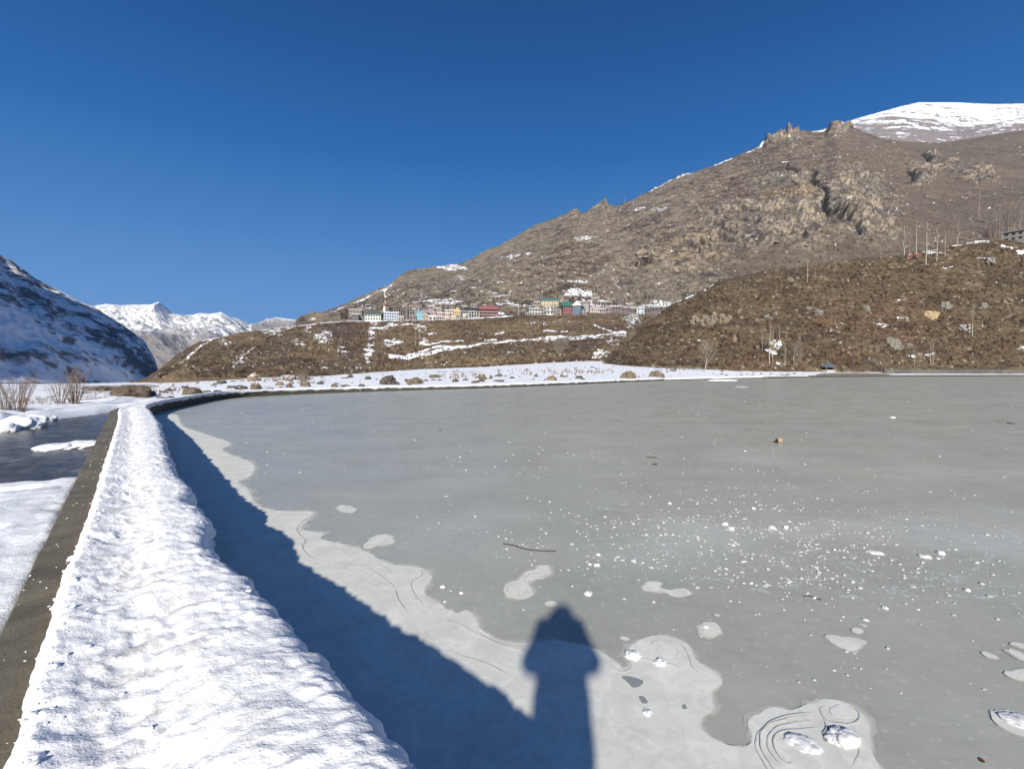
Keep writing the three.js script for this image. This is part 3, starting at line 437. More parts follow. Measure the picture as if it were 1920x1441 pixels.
// ---------------------------------------------------------------- frozen lake
function insideLake(x, z) { let c = false; const P = face.poly; for (let i = 0, j = P.length - 1; i < P.length; j = i++) if ((P[i][1] > z) !== (P[j][1] > z) && x < (P[j][0] - P[i][0]) * (z - P[i][1]) / (P[j][1] - P[i][1]) + P[i][0]) c = !c; return c; }
{
  const poly = []; for (let s = face.start + .5; s < face.end - 1; s += s < 60 ? .5 : 2) poly.push(face.place(s, .55));
  poly.push([275, 60], [8.5, 60], [8.5, 12]); face.poly = poly;
  const nz = 430, nx = 460, zs = [], pos = [], keep = [], idx = [];
  for (let j = 0; j < nz; j++) { const t = j / (nz - 1); zs.push(-(.55 * Math.pow(168 / .55, t))); }
  for (let j = 0; j < nz; j++) for (let i = 0; i < nx; i++) { const t = lerp(-1.25, 2.6, i / (nx - 1)); pos.push(t * -zs[j] * 1, 0, zs[j]); keep.push(insideLake(t * -zs[j], zs[j])); }
  for (let j = 0; j < nz - 1; j++) for (let i = 0; i < nx - 1; i++) { const a = j * nx + i, b = a + 1, c = a + nx, d = c + 1; if (keep[a] || keep[b] || keep[c] || keep[d]) idx.push(a, b, c, b, d, c); }
  // beside and behind the photographer
  const base = pos.length / 3, ex = [face.place(-12, .55), face.place(-.2, .55), [1.5, -.55], [300, -.55], [300, 40], [9.5, 40]];
  for (const [x, z] of ex) pos.push(x, 0, z);
  for (let k = 1; k < ex.length - 1; k++) idx.push(base, base + k + 1, base + k);
  const g = new THREE.BufferGeometry(); g.setAttribute('position', new THREE.Float32BufferAttribute(pos, 3)); g.setIndex(idx); planUV(g, 1);
  const nn = new Float32Array(pos.length); for (let i = 1; i < nn.length; i += 3) nn[i] = 1; g.setAttribute('normal', new THREE.BufferAttribute(nn, 3));
  paint(g, (x, y, z) => {
    const D = -z, a = fbm(x / 7, 1, z / 7, 3), b = fbm(x / 1.6, 2, z / 1.6, 4), w = fbm(x / 5 + 4, 7, z / 2.2, 4);
    let c = mix3([.445, .452, .40], [.485, .488, .432], clamp(.5 + a));
    c = mix3(c, [.435, .448, .41], .5 * smooth(-.1, .35, fbm(x / 18 + 3, 4, z / 18, 2)));
    c = mix3(c, [.61, .62, .59], .5 * smooth(-.05, .4, w) * smooth(.2, 3, x) * smooth(3.6, 6, D) * smooth(20, 11, D));
    c = mix3(c, [.57, .575, .54], .35 * smooth(.0, .4, fbm(x / 3 + 20, 3, z / 1.3, 4, .6)));
    c = mix3(c, [.38, .385, .35], .3 * smooth(.05, .4, fbm(x / 2.4 + 8, 5, z / 1.5, 4, .6)));
    c = c.map((k) => k * (1 + .09 * b));
    return c;
  });
  const m = setting('ice', g, new THREE.MeshPhysicalMaterial({ vertexColors: true, map: withUV(ICE_MAP, .11), roughnessMap: withUV(ICE_ROUGH, .09), roughness: .60, specularIntensity: .6, ior: 1.31, bumpMap: withUV(ICE_BUMP, .35), bumpScale: .006 }), 'grey frozen surface of the lake');
  m.castShadow = false;
}

// ---------------------------------------------------------------- river beside the wall, its snow banks, and the snowfield round the lake
{
  const nu = 120, nv = 220;
  const g = grid(nu, nv, (i, j) => { const s = lerp(6, 52, j / (nv - 1)), p = -.66 - 58 * Math.pow(i / (nu - 1), 2.2); const [x, z] = face.place(Math.min(s, 30), p); const l = Math.max(0, s - 30); const X = x - .605 * l, Z = z - .795 * l; return [X, -.15 + .035 * fbm(X * 1.3 + Z * .5, Z * 3.2 - X * .8, 1, 3, .6) + .012 * noise(X * 5, Z * 9), Z]; });
  planUV(g, 1); g.computeVertexNormals(); paint(g, (x, y, z) => { const n = fbm(x * .5 + z * .15, 3, z * 1.3 - x * .3, 4, .6); return mix3(mix3([.05, .044, .034], [.11, .095, .07], clamp(.5 + 1.2 * n)), [.34, .34, .33], .7 * smooth(.22, .4, n + .3 * noise(x * 2, 5, z * 5))); });
  setting('river', g, new THREE.MeshPhysicalMaterial({ vertexColors: true, roughness: .24, specularIntensity: .7, ior: 1.33, bumpMap: withUV(ICE_BUMP, .8), bumpScale: .03 }), 'dark flowing stream between the wall and the snowy bank');
}
{ // near bank, lower left
  const nu = 150, nv = 300;
  const g = grid(nu, nv, (i, j) => {
    const s = lerp(-6, 14.9, j / (nv - 1)), p = -.70 - 26 * Math.pow(i / (nu - 1), 1.8), [x, z] = face.place(s, p), d = 13.7 + .5 * fbm(p * .8, 3, 1, 3) + .03 * (p + 1) - s;
    const y = -.3 + .62 * Math.sqrt(1 - Math.pow(1 - clamp(d / .5), 2)) + .10 * smooth(.3, 3, d) + smooth(.1, .8, d) * (.10 * fbm(x * .8, 2, z * .8, 3) + .05 * fbm(x * 2.6, 5, z * 2.6, 3) + .012 * noise(x * 11, z * 11)) - .1 * smooth(-.9, -.7, p) - .12 * smooth(.3, .42, noise(x * 1.1 + 3, z * 1.4));
    return [x, y, z];
  });
  planUV(g, 1); g.computeVertexNormals(); paint(g, (x, y, z) => mix3([.84, .86, .89], [.66, .70, .75], smooth(0, .5, fbm(x * 1.2, 1, z * 1.2, 3))));
  setting('snow_bank', g, vcol({ roughness: .75, bumpMap: SNOW_BUMP, bumpScale: .015 }), 'near snow bank left of the concrete wall');
}
const GROUND = [[-900, 10, 150, 724], [-300, 16, 170, 722], [0, 22.2, 240, 718], [100, 25.6, 300, 718], [180, 28.6, 380, 717], [220, 30.6, 420, 716], [262, 31.5, 440, 715.5], [290, 29.5, 420, 715.5], [305, 29.6, 320, 716], [325, 31, 260, 716], [375, 36.4, 220, 714], [418, 42, 212, 712.5], [483, 46, 212, 707], [608, 51, 226, 704], [700, 55, 250, 697], [796, 58.6, 260, 691], [900, 63.2, 260, 687], [1025, 72.6, 250, 679], [1110, 82, 240, 675], [1150, 88, 230, 677], [1205, 95, 195, 682], [1296, 107, 172, 685], [1394, 121, 172, 690], [1472, 130, 172, 692], [1559, 140, 176, 692], [1675, 150, 182, 692], [1920, 156, 190, 691], [2300, 158, 195, 691], [2700, 156, 200, 691]];
{
  const nu = 760, nv = 200, under = 4;
  var groundAt = (px, t) => { const [zn, zf, pf] = table(GROUND, px); const Z = zn * Math.pow(zf / zn, t), far = at(px, pf, zf).y; const bank = smooth(300, 250, px), k = (Z - zn) / (zf - zn);
    let y = lerp(lerp(.40, .24, bank), far, Math.pow(k, px > 320 ? 1 : 1)); const tx = look(px, 690)[0], x = tx * Z;
    if (bank > 0) y -= bank * .55 * Math.pow(1 - clamp((Z - zn) / 1.6), 2);
    const e = smooth(0, 2.5, Z - zn) * smooth(1, .9, t), rough = lerp(1, .55, smooth(900, 1200, px));
    y += e * rough * (.30 * fbm(x / 5, 3, Z / 5, 3) * (1 + bank * .8) + .10 * fbm(x / 1.3, 5, Z / 1.6, 3) + (Z < 60 ? .03 * noise(x / .3, Z / .3) : 0));
    if (px < 120 && Z < zn + 9) y += smooth(120, 0, px) * .4 * smooth(.6, 2, Z - zn) * smooth(9, 4, Z - zn) * (.4 + noise(x / 1.6, Z / 1.6));
    return [x, y, -Z]; };
  const g = grid(nu, nv + under, (i, j) => { const px = lerp(-900, 2700, i / (nu - 1)); if (j < under) { const q = groundAt(px, 0), k = under - j, bank = smooth(300, 250, px); return [q[0], bank > .5 ? q[1] - .25 * k : q[1] - .05 * k, q[2] + (bank > .5 ? .12 * k : 0)]; } return groundAt(px, (j - under) / (nv - 1)); });
  planUV(g, 1); g.computeVertexNormals();
  paint(g, (x, y, z, nx, ny, nz) => {
    const [px, py] = project(x, y, z), n = fbm(x / 9, 2, z / 16, 4), m = fbm(x / 1.2, 3, z / 2.4, 3, .6), left = smooth(420, 250, px);
    let bare = smooth(.50, .62, n * .75 + m * .7 + .16 * left * smooth(-28, -40, z));
    bare = Math.max(bare, smooth(.45, .6, blob(px, py, [[200, 728, 60, 6, .9], [165, 735, 60, 5, .5], [270, 724, 40, 4, .6], [140, 745, 70, 8, .45], [60, 745, 60, 8, .4], [1600, 702, 80, 4, .9], [1500, 706, 80, 3, .8], [560, 706, 50, 4, .35], [690, 700, 60, 3, .4], [860, 697, 60, 2, .5]]) + .5 * m));
    return mix3(mix3(SNOW, [.74, .77, .82], smooth(0, .5, m)), mix3([.15, .12, .085], [.20, .16, .10], clamp(.5 + n)), bare * .9);
  });
  var onGround = (px, py) => { let a = null; for (let t = 0; t <= 1; t += .002) { const q = groundAt(px, t), s = project(...q)[1]; if (s <= py) return new THREE.Vector3(...(a || q)); a = q; } return new THREE.Vector3(...a); };
  setting('snow_field', g, vcol({ roughness: .8, bumpMap: SNOW_BUMP, bumpScale: .02 }), 'flat snow-covered ground between the lake and the hills');
}
{ // land to the horizon
  const g = new THREE.RingGeometry(5, 12000, 64, 6); g.rotateX(-Math.PI / 2);
  setting('ground', g, std(.45, .44, .43, { roughness: 1 }), 'snowy valley land reaching to the horizon').position.y = -26;
}
// ---------------------------------------------------------------- pale patches of refrozen ice on the lake
const icePatchMat = new THREE.MeshStandardMaterial({ color: rgb(.80, .80, .735), map: withUV(PATCH_MAP, .42), roughness: .8, bumpMap: withUV(SNOW_BUMP, 1.2), bumpScale: .0012 });
const iceRingMat = new THREE.MeshStandardMaterial({ color: rgb(.82, .815, .76), roughness: .85, map: withUV(ICE_MAP, .9) });
const iceLineMat = std(.55, .55, .505, { roughness: .7 });
function outline(pix, level, step = .04, rough = .02, seed = 0) {
  const v = pix.map(([x, y]) => onLevel(x, y, level)), cv = new THREE.CatmullRomCurve3(v, true, 'centripetal'), n = Math.min(900, Math.max(24, Math.round(cv.getLength() / step)));
  return cv.getPoints(n).slice(0, n).map((p) => { const k = rough * Math.min(1.6, -p.z / 5); return new THREE.Vector2(p.x + k * 1.5 * fbm(p.x * 7, seed, p.z * 7, 5, .7), -p.z + k * 2 * fbm(p.x * 7, seed + 5, p.z * 7, 5, .7)); });
}
function sheet(pts, level, holes = []) { const s = new THREE.Shape(pts); for (const h of holes) s.holes.push(new THREE.Path(h)); const g = new THREE.ShapeGeometry(s); g.rotateX(-Math.PI / 2); g.translate(0, level, 0); planUV(g, 1); return g; }
function ribbon(pix, level, w, closed = false) {   // a thin line lying on the ice
  const v = pix.map(([x, y]) => onLevel(x, y, level)), cv = new THREE.CatmullRomCurve3(v, closed, 'centripetal'), n = Math.max(16, Math.round(cv.getLength() / .035)), P = cv.getPoints(n);
  return grid(2, n + 1, (i, j) => { const p = P[j], q = P[Math.min(n, j + 1)], o = P[Math.max(0, j - 1)], dx = q.x - o.x, dz = q.z - o.z, l = Math.hypot(dx, dz) || 1, k = (i ? .5 : -.5) * w * (.45 + .9 * Math.abs(noise(p.x * 6, p.z * 6))) * (closed ? 1 : Math.min(1, j / 5, (n - j) / 5)), jx = .006 * noise(p.x * 9, 3, p.z * 9); return [p.x - dz / l * k + jx, level, p.z + dx / l * k + jx]; });
}
const area = (o) => o.reduce((s, p, i) => { const q = o[(i + 1) % o.length]; return s + p.x * q.y - q.x * p.y; }, 0) / 2;
const iceRims = [[.68, .68, .62], [.60, .60, .545], [.535, .53, .475]].map((k) => new THREE.MeshStandardMaterial({ color: rgb(...k), map: withUV(ICE_MAP, .8), roughness: .65 }));
function icePatch(label, pix, { lines = [], rings = [], level = .009, rough = .03 } = {}) {
  const g = sheet(outline(pix, level, .035, rough, pix[0][0]), level);
  const m = mesh('ice_patch', g, icePatchMat); m.castShadow = false;
  const o = outline(pix, level, .035, rough * 1.3, pix[0][0] + 40), n = o.length, w = area(o) > 0 ? 1 : -1;
  [[.007, .0022, iceRims[0]], [.020, .0044, iceRims[1]], [.042, .0066, iceRims[2]]].forEach(([reach, drop, mt]) => { const c = o.map((p, i) => { const a = o[(i + n - 3) % n], b = o[(i + 3) % n], dx = b.x - a.x, dy = b.y - a.y, l = Math.hypot(dx, dy) || 1, k = w * (reach + reach * 1.6 * Math.max(-.4, noise(p.x * 3, p.y * 3, 6) + .5 * noise(p.x * 11, p.y * 11, 2))) * Math.min(2.4, Math.max(.5, p.y / 4)) * Math.min(1, n / 110); return new THREE.Vector2(p.x + dy / l * k, p.y - dx / l * k); }); mesh('slush_rim', sheet(c, level - drop), mt, m).castShadow = false; });
  tag(m, label, 'ice patch');
  rings.forEach((r, i) => mesh('pale_ring', sheet(outline(r, level + .004, .03, .02, i + 3), level + .004), iceRingMat, m));
  for (const [l, w0 = .014, closed] of lines) { const k = mesh('crack', ribbon(l, level + .009, w0 * .95, closed), iceLineMat, m); k.geometry.computeVertexNormals(); }
  return m;
}
icePatch('broad pale band of refrozen ice following the shadow of the snowy wall', [[322, 776], [345, 800], [392, 816], [432, 833], [416, 842], [472, 868], [477, 878], [468, 893], [446, 903], [462, 915], [474, 935], [486, 948], [520, 957], [586, 960], [581, 972], [564, 990], [606, 1002], [600, 1010], [650, 1021], [692, 1036], [735, 1058], [782, 1063], [808, 1080], [796, 1110], [830, 1135], [858, 1148], [872, 1143], [896, 1165], [900, 1178], [950, 1203], [1000, 1205], [1060, 1203], [1112, 1215], [1150, 1238], [1170, 1254], [1183, 1240], [1172, 1226], [1210, 1195], [1250, 1192], [1290, 1208], [1306, 1236], [1346, 1265], [1352, 1280], [1335, 1300], [1338, 1325], [1318, 1345], [1314, 1362], [1340, 1385], [1375, 1398], [1404, 1397], [1411, 1380], [1404, 1355], [1450, 1325], [1480, 1331], [1510, 1322], [1550, 1310], [1592, 1320], [1626, 1350], [1633, 1400], [1652, 1441], [1680, 1500], [1300, 1640], [800, 1640], [560, 1300], [430, 1140], [340, 1010], [312, 930], [300, 860], [297, 800], [303, 778]],
  { lines: [[[[590, 962], [570, 975], [556, 990], [560, 1000], [572, 1015], [566, 1022], [585, 1045], [630, 1056], [680, 1062], [715, 1080], [740, 1100]], .016], [[[740, 1100], [745, 1120], [765, 1150]], .012], [[[788, 1066], [790, 1078], [772, 1090], [775, 1110], [795, 1135]], .012], [[[815, 1165], [850, 1165], [900, 1190], [960, 1210], [1010, 1212]], .012], [[[1112, 1218], [1140, 1245], [1165, 1258], [1180, 1254], [1186, 1240]], .016], [[[1196, 1232], [1225, 1238], [1260, 1245], [1300, 1266]], .018], [[[1216, 1212], [1230, 1200], [1255, 1206], [1272, 1222], [1262, 1232]], .012], [[[1532, 1333], [1480, 1340], [1450, 1350], [1428, 1370], [1428, 1400], [1452, 1441], [1490, 1480]], .014], [[[1545, 1362], [1500, 1366], [1462, 1372], [1450, 1390], [1458, 1412], [1480, 1432], [1490, 1426]], .012], [[[1545, 1345], [1550, 1362], [1540, 1375]], .012], [[[1525, 1338], [1476, 1346], [1442, 1358], [1420, 1378], [1420, 1404], [1440, 1441], [1470, 1480]], .008], [[[1532, 1350], [1490, 1354], [1456, 1364], [1440, 1382], [1442, 1404], [1462, 1430], [1486, 1448]], .009], [[[1600, 1360], [1612, 1385], [1612, 1410], [1600, 1441]], .01], [[[1555, 1318], [1540, 1330], [1552, 1350], [1590, 1356], [1612, 1348], [1608, 1330], [1580, 1316]], .009], [[[700, 1052], [740, 1072], [770, 1078], [785, 1086]], .009], [[[880, 1172], [930, 1204], [985, 1218], [1040, 1222]], .009], [[[1240, 1200], [1275, 1206], [1290, 1226], [1300, 1250], [1325, 1272]], .009], [[[850, 1225], [905, 1240], [955, 1265]], .01]],
    rings: [[[1232, 1212], [1254, 1206], [1272, 1218], [1262, 1230], [1242, 1228]], [[1556, 1330], [1574, 1320], [1594, 1328], [1600, 1342], [1582, 1345], [1564, 1342]]] });
icePatch('comma-shaped pale ice patch with dark rings, right of the thin twig', [[1010, 1060], [1028, 1059], [1029, 1072], [1020, 1083], [996, 1088], [990, 1096], [997, 1103], [998, 1115], [985, 1121], [965, 1121], [950, 1115], [945, 1103], [952, 1094], [972, 1086], [980, 1080], [984, 1073], [1004, 1067]], { lines: [[[[990, 1077], [1008, 1073], [1022, 1074], [1018, 1080], [1000, 1082]], .010, true], [[[976, 1088], [958, 1096], [950, 1104], [956, 1112], [974, 1116], [988, 1108], [990, 1098]], .012]], rings: [[[956, 1100], [968, 1098], [972, 1108], [964, 1114], [957, 1108]], [[992, 1078], [1008, 1074], [1016, 1076], [1004, 1080]]] });
icePatch('pale bone-shaped ice patch, its right end thinner', [[1205, 1098], [1222, 1090], [1236, 1091], [1240, 1094], [1236, 1099], [1252, 1105], [1270, 1103], [1290, 1105], [1294, 1112], [1282, 1117], [1262, 1117], [1248, 1111], [1226, 1108], [1208, 1107]], { lines: [[[[1272, 1110], [1284, 1109], [1290, 1113]], .008]] });
icePatch('round pale ice patch with a ringed centre and a snow crumb', [[1310, 1175], [1320, 1167], [1336, 1166], [1349, 1173], [1352, 1184], [1344, 1192], [1328, 1194], [1313, 1188]], { rings: [[[1318, 1180], [1330, 1172], [1342, 1178], [1334, 1187], [1322, 1187]]] });
icePatch('pale fish-shaped ice patch pointing left, on open grey ice', [[1551, 1191], [1560, 1190], [1580, 1194], [1612, 1196], [1624, 1204], [1616, 1209], [1608, 1217], [1595, 1219], [1575, 1212], [1558, 1203]], {});
icePatch('small oval ice ring above the fish-shaped patch', [[1597, 1179], [1606, 1176], [1617, 1180], [1618, 1185], [1608, 1187], [1599, 1184]], { rough: .012 });
icePatch('thin pale sliver of ice above the small oval ring', [[1611, 1169], [1618, 1170], [1626, 1172], [1620, 1173]], { rough: .006 });
icePatch('pale teardrop ice patch above the winding band, with a ring', [[683, 1026], [694, 1010], [708, 1003], [728, 1002], [736, 1008], [738, 1018], [726, 1021], [706, 1023], [690, 1028]], { rings: [[[704, 1011], [714, 1006], [724, 1009], [716, 1014]]] });
icePatch('small leaf-shaped pale ice patch, far end of the row by the wall', [[633, 950], [640, 947], [656, 948], [668, 957], [660, 961], [642, 958]], {});
icePatch('pale ice patch with a dark hole and snow heap at the right edge', [[1857, 1334], [1872, 1330], [1900, 1333], [1940, 1348], [1975, 1370], [1960, 1385], [1905, 1374], [1872, 1358]], { lines: [[[[1866, 1336], [1900, 1342], [1940, 1362]], .012]], rings: [[[1884, 1342], [1906, 1342], [1930, 1356], [1912, 1362]]] });
icePatch('pale ice sliver at the right edge, upper of two', [[1892, 1205], [1905, 1203], [1935, 1212], [1930, 1216], [1905, 1211]], { rough: .015 });
icePatch('pale ice patch cut by the right edge, below the upper sliver', [[1889, 1218], [1898, 1216], [1925, 1228], [1950, 1240], [1925, 1240], [1902, 1230]], {});
icePatch('pale ice tongue at the right edge, lowest of three', [[1884, 1262], [1900, 1257], [1930, 1252], [1950, 1262], [1925, 1274], [1900, 1271]], {});
icePatch('narrow curved ice flake left of the right-edge patches', [[1840, 1222], [1852, 1222], [1872, 1231], [1868, 1234], [1850, 1230]], { rough: .012 });
icePatch('small pale oval of ice near the tip of the shadow', [[1022, 1130], [1034, 1126], [1043, 1130], [1036, 1135], [1025, 1134]], { rough: .012 });
icePatch('tiny pale oval of ice right of the hooded shadow', [[1162, 1194], [1170, 1192], [1180, 1197], [1172, 1199]], { rough: .006 });
icePatch('tiny pale ice oval beside the ringed round patch', [[1339, 1151], [1345, 1150], [1350, 1153], [1344, 1154]], { rough: .005 });
icePatch('far faint white patch on the ice before the opposite shore', [[1378, 725], [1392, 723.6], [1405, 725], [1396, 726.6], [1384, 726.4]], { rough: .2 });
for (const [label, pix] of [['dark thaw hole in the pale band right of the shadow, largest', [[1166, 1268], [1190, 1270], [1206, 1276], [1200, 1286], [1186, 1288], [1176, 1278]]], ['small dark thaw hole below the largest one in the pale band', [[1198, 1304], [1208, 1306], [1214, 1316], [1204, 1318]]], ['tiny dark thaw spot in the pale band near its right rim', [[1279, 1322], [1286, 1320], [1288, 1327], [1281, 1328]]], ['dark open spot beside the snow heap in the lower right patch', [[1542, 1372], [1556, 1360], [1570, 1368], [1562, 1382], [1548, 1390]]]]) tag(mesh('thaw_hole', sheet(outline(pix, .014, .02, .02, 5), .014), std(.27, .29, .285, { roughness: .35 })), label, 'ice hole').castShadow = false;

// ---------------------------------------------------------------- stones, snow lumps and crumbs
function rockGeo(seed, detail = 3, rough = .28, flat = .7) {
  let g = new THREE.IcosahedronGeometry(1, detail); g.deleteAttribute('uv'); g.deleteAttribute('normal'); g = mergeVertices(g);
  const p = g.attributes.position, v = new THREE.Vector3();
  for (let i = 0; i < p.count; i++) { v.fromBufferAttribute(p, i); const c = cells(v.x * 1.3 + seed, v.y * 1.3 + v.z * 1.7 + seed * 2.3, seed & 7), k = 1 + rough * (1.0 * fbm(v.x * 1.2 + seed, v.y * 1.2, v.z * 1.2, 4, .6) - .35 * c[0] + .45 * (c[1] - .5)); p.setXYZ(i, v.x * k, v.y * k * flat, v.z * k); }
  g.computeVertexNormals(); return g;
}
function rockPaint(g, c, snowy, seed) { return paint(g, (x, y, z, nx, ny, nz) => { const n = fbm(x * 3 + seed, y * 3, z * 3, 3), m = fbm(x * 9, y * 9 + seed, z * 9, 2); let q = c.map((k) => k * (1 + .8 * n + .7 * m)); return mix3(q, SNOW, smooth(.1, .2, ny * .9 - .95 + snowy + .3 * n)); }); }
const rockMat = vcol({ roughness: .92 });
function boulder(label, pos, w, h, c, snowy = 0, seed = 1, group) {
  const g = rockPaint(rockGeo(seed, w > 2 ? 14 : 8, .58, 1), c, snowy, seed), m = mesh('boulder', g, rockMat);
  m.scale.set(w * .5, h * .78, w * .42); m.position.copy(pos); m.position.y += h * .15; m.position.z -= w * .2; m.rotation.y = seed * 1.7; m.scale.x *= 1; tag(m, label, 'boulder', group); return m;
}
const DARK = [.085, .070, .060], BROWN = [.135, .105, .075], TAN = [.22, .165, .11], GREY = [.19, .175, .15];
// on the snow flat: pixel of the middle, width and height in pixels
const FLAT = [
  [726, 720.5, 44, 19, DARK, 0, 'large dark boulder on the snow behind the lake wall, widest there'], [776, 719.5, 31, 12, BROWN, .1, 'brown pointed boulder right of the large dark one on the snow'], [476, 730, 25, 14, BROWN, .35, 'rounded snow-capped boulder near the bend of the lake wall'], [475, 714, 24, 16, TAN, .4, 'tan block with snow cap at the foot of the bluff'], [535, 712, 36, 11, BROWN, .5, 'long flat slab with a thick snow top below the bluff'], [567, 712.5, 20, 15, BROWN, .1, 'pointed brown boulder beside the long snow-topped slab'], [570, 724, 21, 12, BROWN, .25, 'round brown boulder standing in front of the pointed one'], [522, 722.5, 18, 8, TAN, .2, 'low tan boulder between the slab and the lake wall'], [541, 726, 13, 8, BROWN, .1, 'small brown boulder next to the low tan one'], [545, 719, 10, 6, GREY, .2, 'small grey stone behind the small brown boulder'], [503, 731, 16, 7, GREY, .4, 'low stone half under snow near the wall bend'], [625, 728, 20, 9, BROWN, .2, 'brown stone with a snow crust close behind the wall'], [646, 724, 16, 5, DARK, .4, 'flat dark stone edge showing through snow behind wall'], [656, 708, 14, 7, DARK, .1, 'dark stone at the upper edge of the snow flat'], [688, 711, 14, 6, DARK, .2, 'pair-like dark stone left of the large dark boulder'], [412, 719, 21, 7, DARK, .3, 'dark low rock left of the tan snow-capped block'], [814, 708, 22, 7, BROWN, .1, 'brown flat rock at the top of the snow flat below the track'], [905, 711, 16, 8, BROWN, .1, 'brown rock in the middle of the snow flat'], [920, 710, 8, 8, BROWN, 0, 'upright brown stone beside the middle rock'], [936, 705, 15, 5, DARK, .2, 'dark flat stone under the small bare tree'], [853, 716, 14, 7, DARK, .2, 'dark stone on the snow left of the middle rock'], [936, 715, 23, 4, DARK, .3, 'long thin dark rock edge in the snow'], [1034, 712, 23, 10, TAN, 0, 'tan rock among dry grass behind the far wall'], [1086, 709, 16, 6, DARK, .1, 'dark rock right of the tan grass-fringed rock'], [1179, 708.5, 32, 13, [.17, .13, .09], -.1, 'brown conical earth heap on the snow, left of two'], [1233, 706, 32, 12, [.17, .13, .09], -.1, 'brown earth heap on the snow, right of two'], [1054, 706, 9, 4, DARK, 0, 'small dark stone between the tan rock and dark rock'], [232, 742, 78, 22, [.105, .080, .058], -.2, 'large brown earth mound on the snow beyond the stream'], [352, 739, 40, 16, [.12, .095, .07], .1, 'brown boulder beside the path bend, half in snow'], [182, 731, 44, 8, [.12, .09, .065], .1, 'long low brown rise left of the earth mound'], [312, 733, 16, 6, DARK, .1, 'small dark rock between the mound and the path bend'], [432, 727, 18, 5, DARK, .4, 'dark rock edge under snow above the wall bend'], [598, 720, 12, 5, DARK, .2, 'small dark rock on the snow beyond the middle of the wall'], [1005, 706, 10, 4, DARK, .1, 'small dark rock left of the tan grass-fringed rock'], [960, 709, 9, 4, DARK, .2, 'small dark stone right of the small bare tree'],
];
FLAT.forEach(([px, py, w, h, c, s, label], i) => { const p = onGround(px, py), k = -p.z / F; boulder(label, p, w * k, h * k, c, s, i + 3); });
// on the grassy hill
const HILLROCK = [[1741, 595, 27, 14, [.40, .30, .17], -.3, 'pale tan squared boulder on the grassy hill'], [1671, 651, 33, 20, [.20, .19, .155], .12, 'large grey rounded boulder above the hillside track'], [1702, 650, 18, 9, [.16, .145, .115], -.2, 'low grey rock right of the large rounded boulder'], [1809, 622, 20, 14, DARK, .45, 'dark snow-covered rock beside the tall tree on the hill'], [1773, 578, 22, 14, GREY, .3, 'grey rock with dark hollow and snow, upper right hillside'], [1853, 492, 20, 11, GREY, .45, 'snow-topped grey rock below the hilltop house'], [1622, 581, 12, 10, GREY, 0, 'small upright grey rock left of the tan squared boulder'], [1531, 589, 20, 11, GREY, 0, 'grey rock cluster stone at the middle of the hillside'], [1841, 575, 11, 10, GREY, .1, 'small pale rock above the right end of the track'], [1880, 566, 22, 9, TAN, 0, 'tan flat rock near the right edge of the hillside'], [1377, 639, 9, 9, TAN, 0, 'tan upright stone on the lower left hillside'], [1515, 580, 12, 8, GREY, 0, 'grey stone left of the middle hillside cluster'], [1437, 596, 13, 9, GREY, 0, 'grey stone in the left hillside cluster'], [1452, 590, 10, 7, GREY, 0, 'grey stone topmost of the left hillside cluster'], [1418, 602, 9, 6, GREY, 0, 'grey stone at the lower end of the left hillside cluster'], [1480, 527, 14, 8, GREY, 0, 'grey rock below the ridge trees'], [1490, 514, 20, 9, DARK, .1, 'dark rock on the hill crest beside the leaning tree']];
HILLROCK.forEach(([px, py, w, h, c, s, label], i) => { const p = on(C, px, py), k = -p.z / F; boulder(label, p, w * k, h * k, c, s, i + 51); });
{ const r = rng(5), list = [[1300, 606], [1308, 602], [1316, 605], [1320, 598], [1328, 603], [1334, 597], [1336, 606], [1345, 600], [1352, 604], [1362, 603], [1340, 592], [1356, 596], [1318, 611], [1303, 598], [1368, 598]];
  for (const [px, py] of list) { const p = on(C, px, py), k = -p.z / F, w = 7 + 5 * r(); boulder(`tan rock in the loose hillside rock cluster, ${['leftmost but one', 'in the upper left', 'left of its middle', 'top left of its middle', 'at its very middle', 'above its middle', 'just right of its middle', 'in its right half', 'lower in its right half', 'right but one', 'topmost', 'upper right', 'lowest', 'leftmost', 'rightmost'][list.findIndex((q) => q[0] === px && q[1] === py)]}`, p, w * k, (w * .85) * k, mix3(TAN, GREY, r()), -.3, 80 + Math.floor(r() * 99), 'tan rocks clustered on the left hillside'); } }
// loose stones and tufts past counting
const stoneGeo = [0, 1, 2].map((k) => rockGeo(k + 20, 1, .5, .75));
function scatter(name, label, geo, mat, n, spot, seed, parent) {
  const m = stuff(new THREE.InstancedMesh(geo, mat, n)), r = rng(seed), o = new THREE.Object3D(), c = new THREE.Color(); let k = 0;
  for (let tries = 0; k < n && tries < n * 30; tries++) { const q = spot(r); if (!q) continue; o.position.copy(q.p); o.rotation.set(q.tilt ? (r() - .5) * q.tilt : 0, r() * 6.3, q.tilt ? (r() - .5) * q.tilt : 0); o.scale.set(q.s * (.7 + .6 * r()), q.s * (q.h || 1) * (.7 + .6 * r()), q.s * (.7 + .6 * r())); o.updateMatrix(); m.setMatrixAt(k, o.matrix); c.setRGB(...q.c); m.setColorAt(k, c); k++; }
  m.count = k; m.name = numbered(name); m.castShadow = m.receiveShadow = true; m.userData.label = label; scene.add(m); return m;
}
const white = std(1, 1, 1, { roughness: .9, side: THREE.DoubleSide });
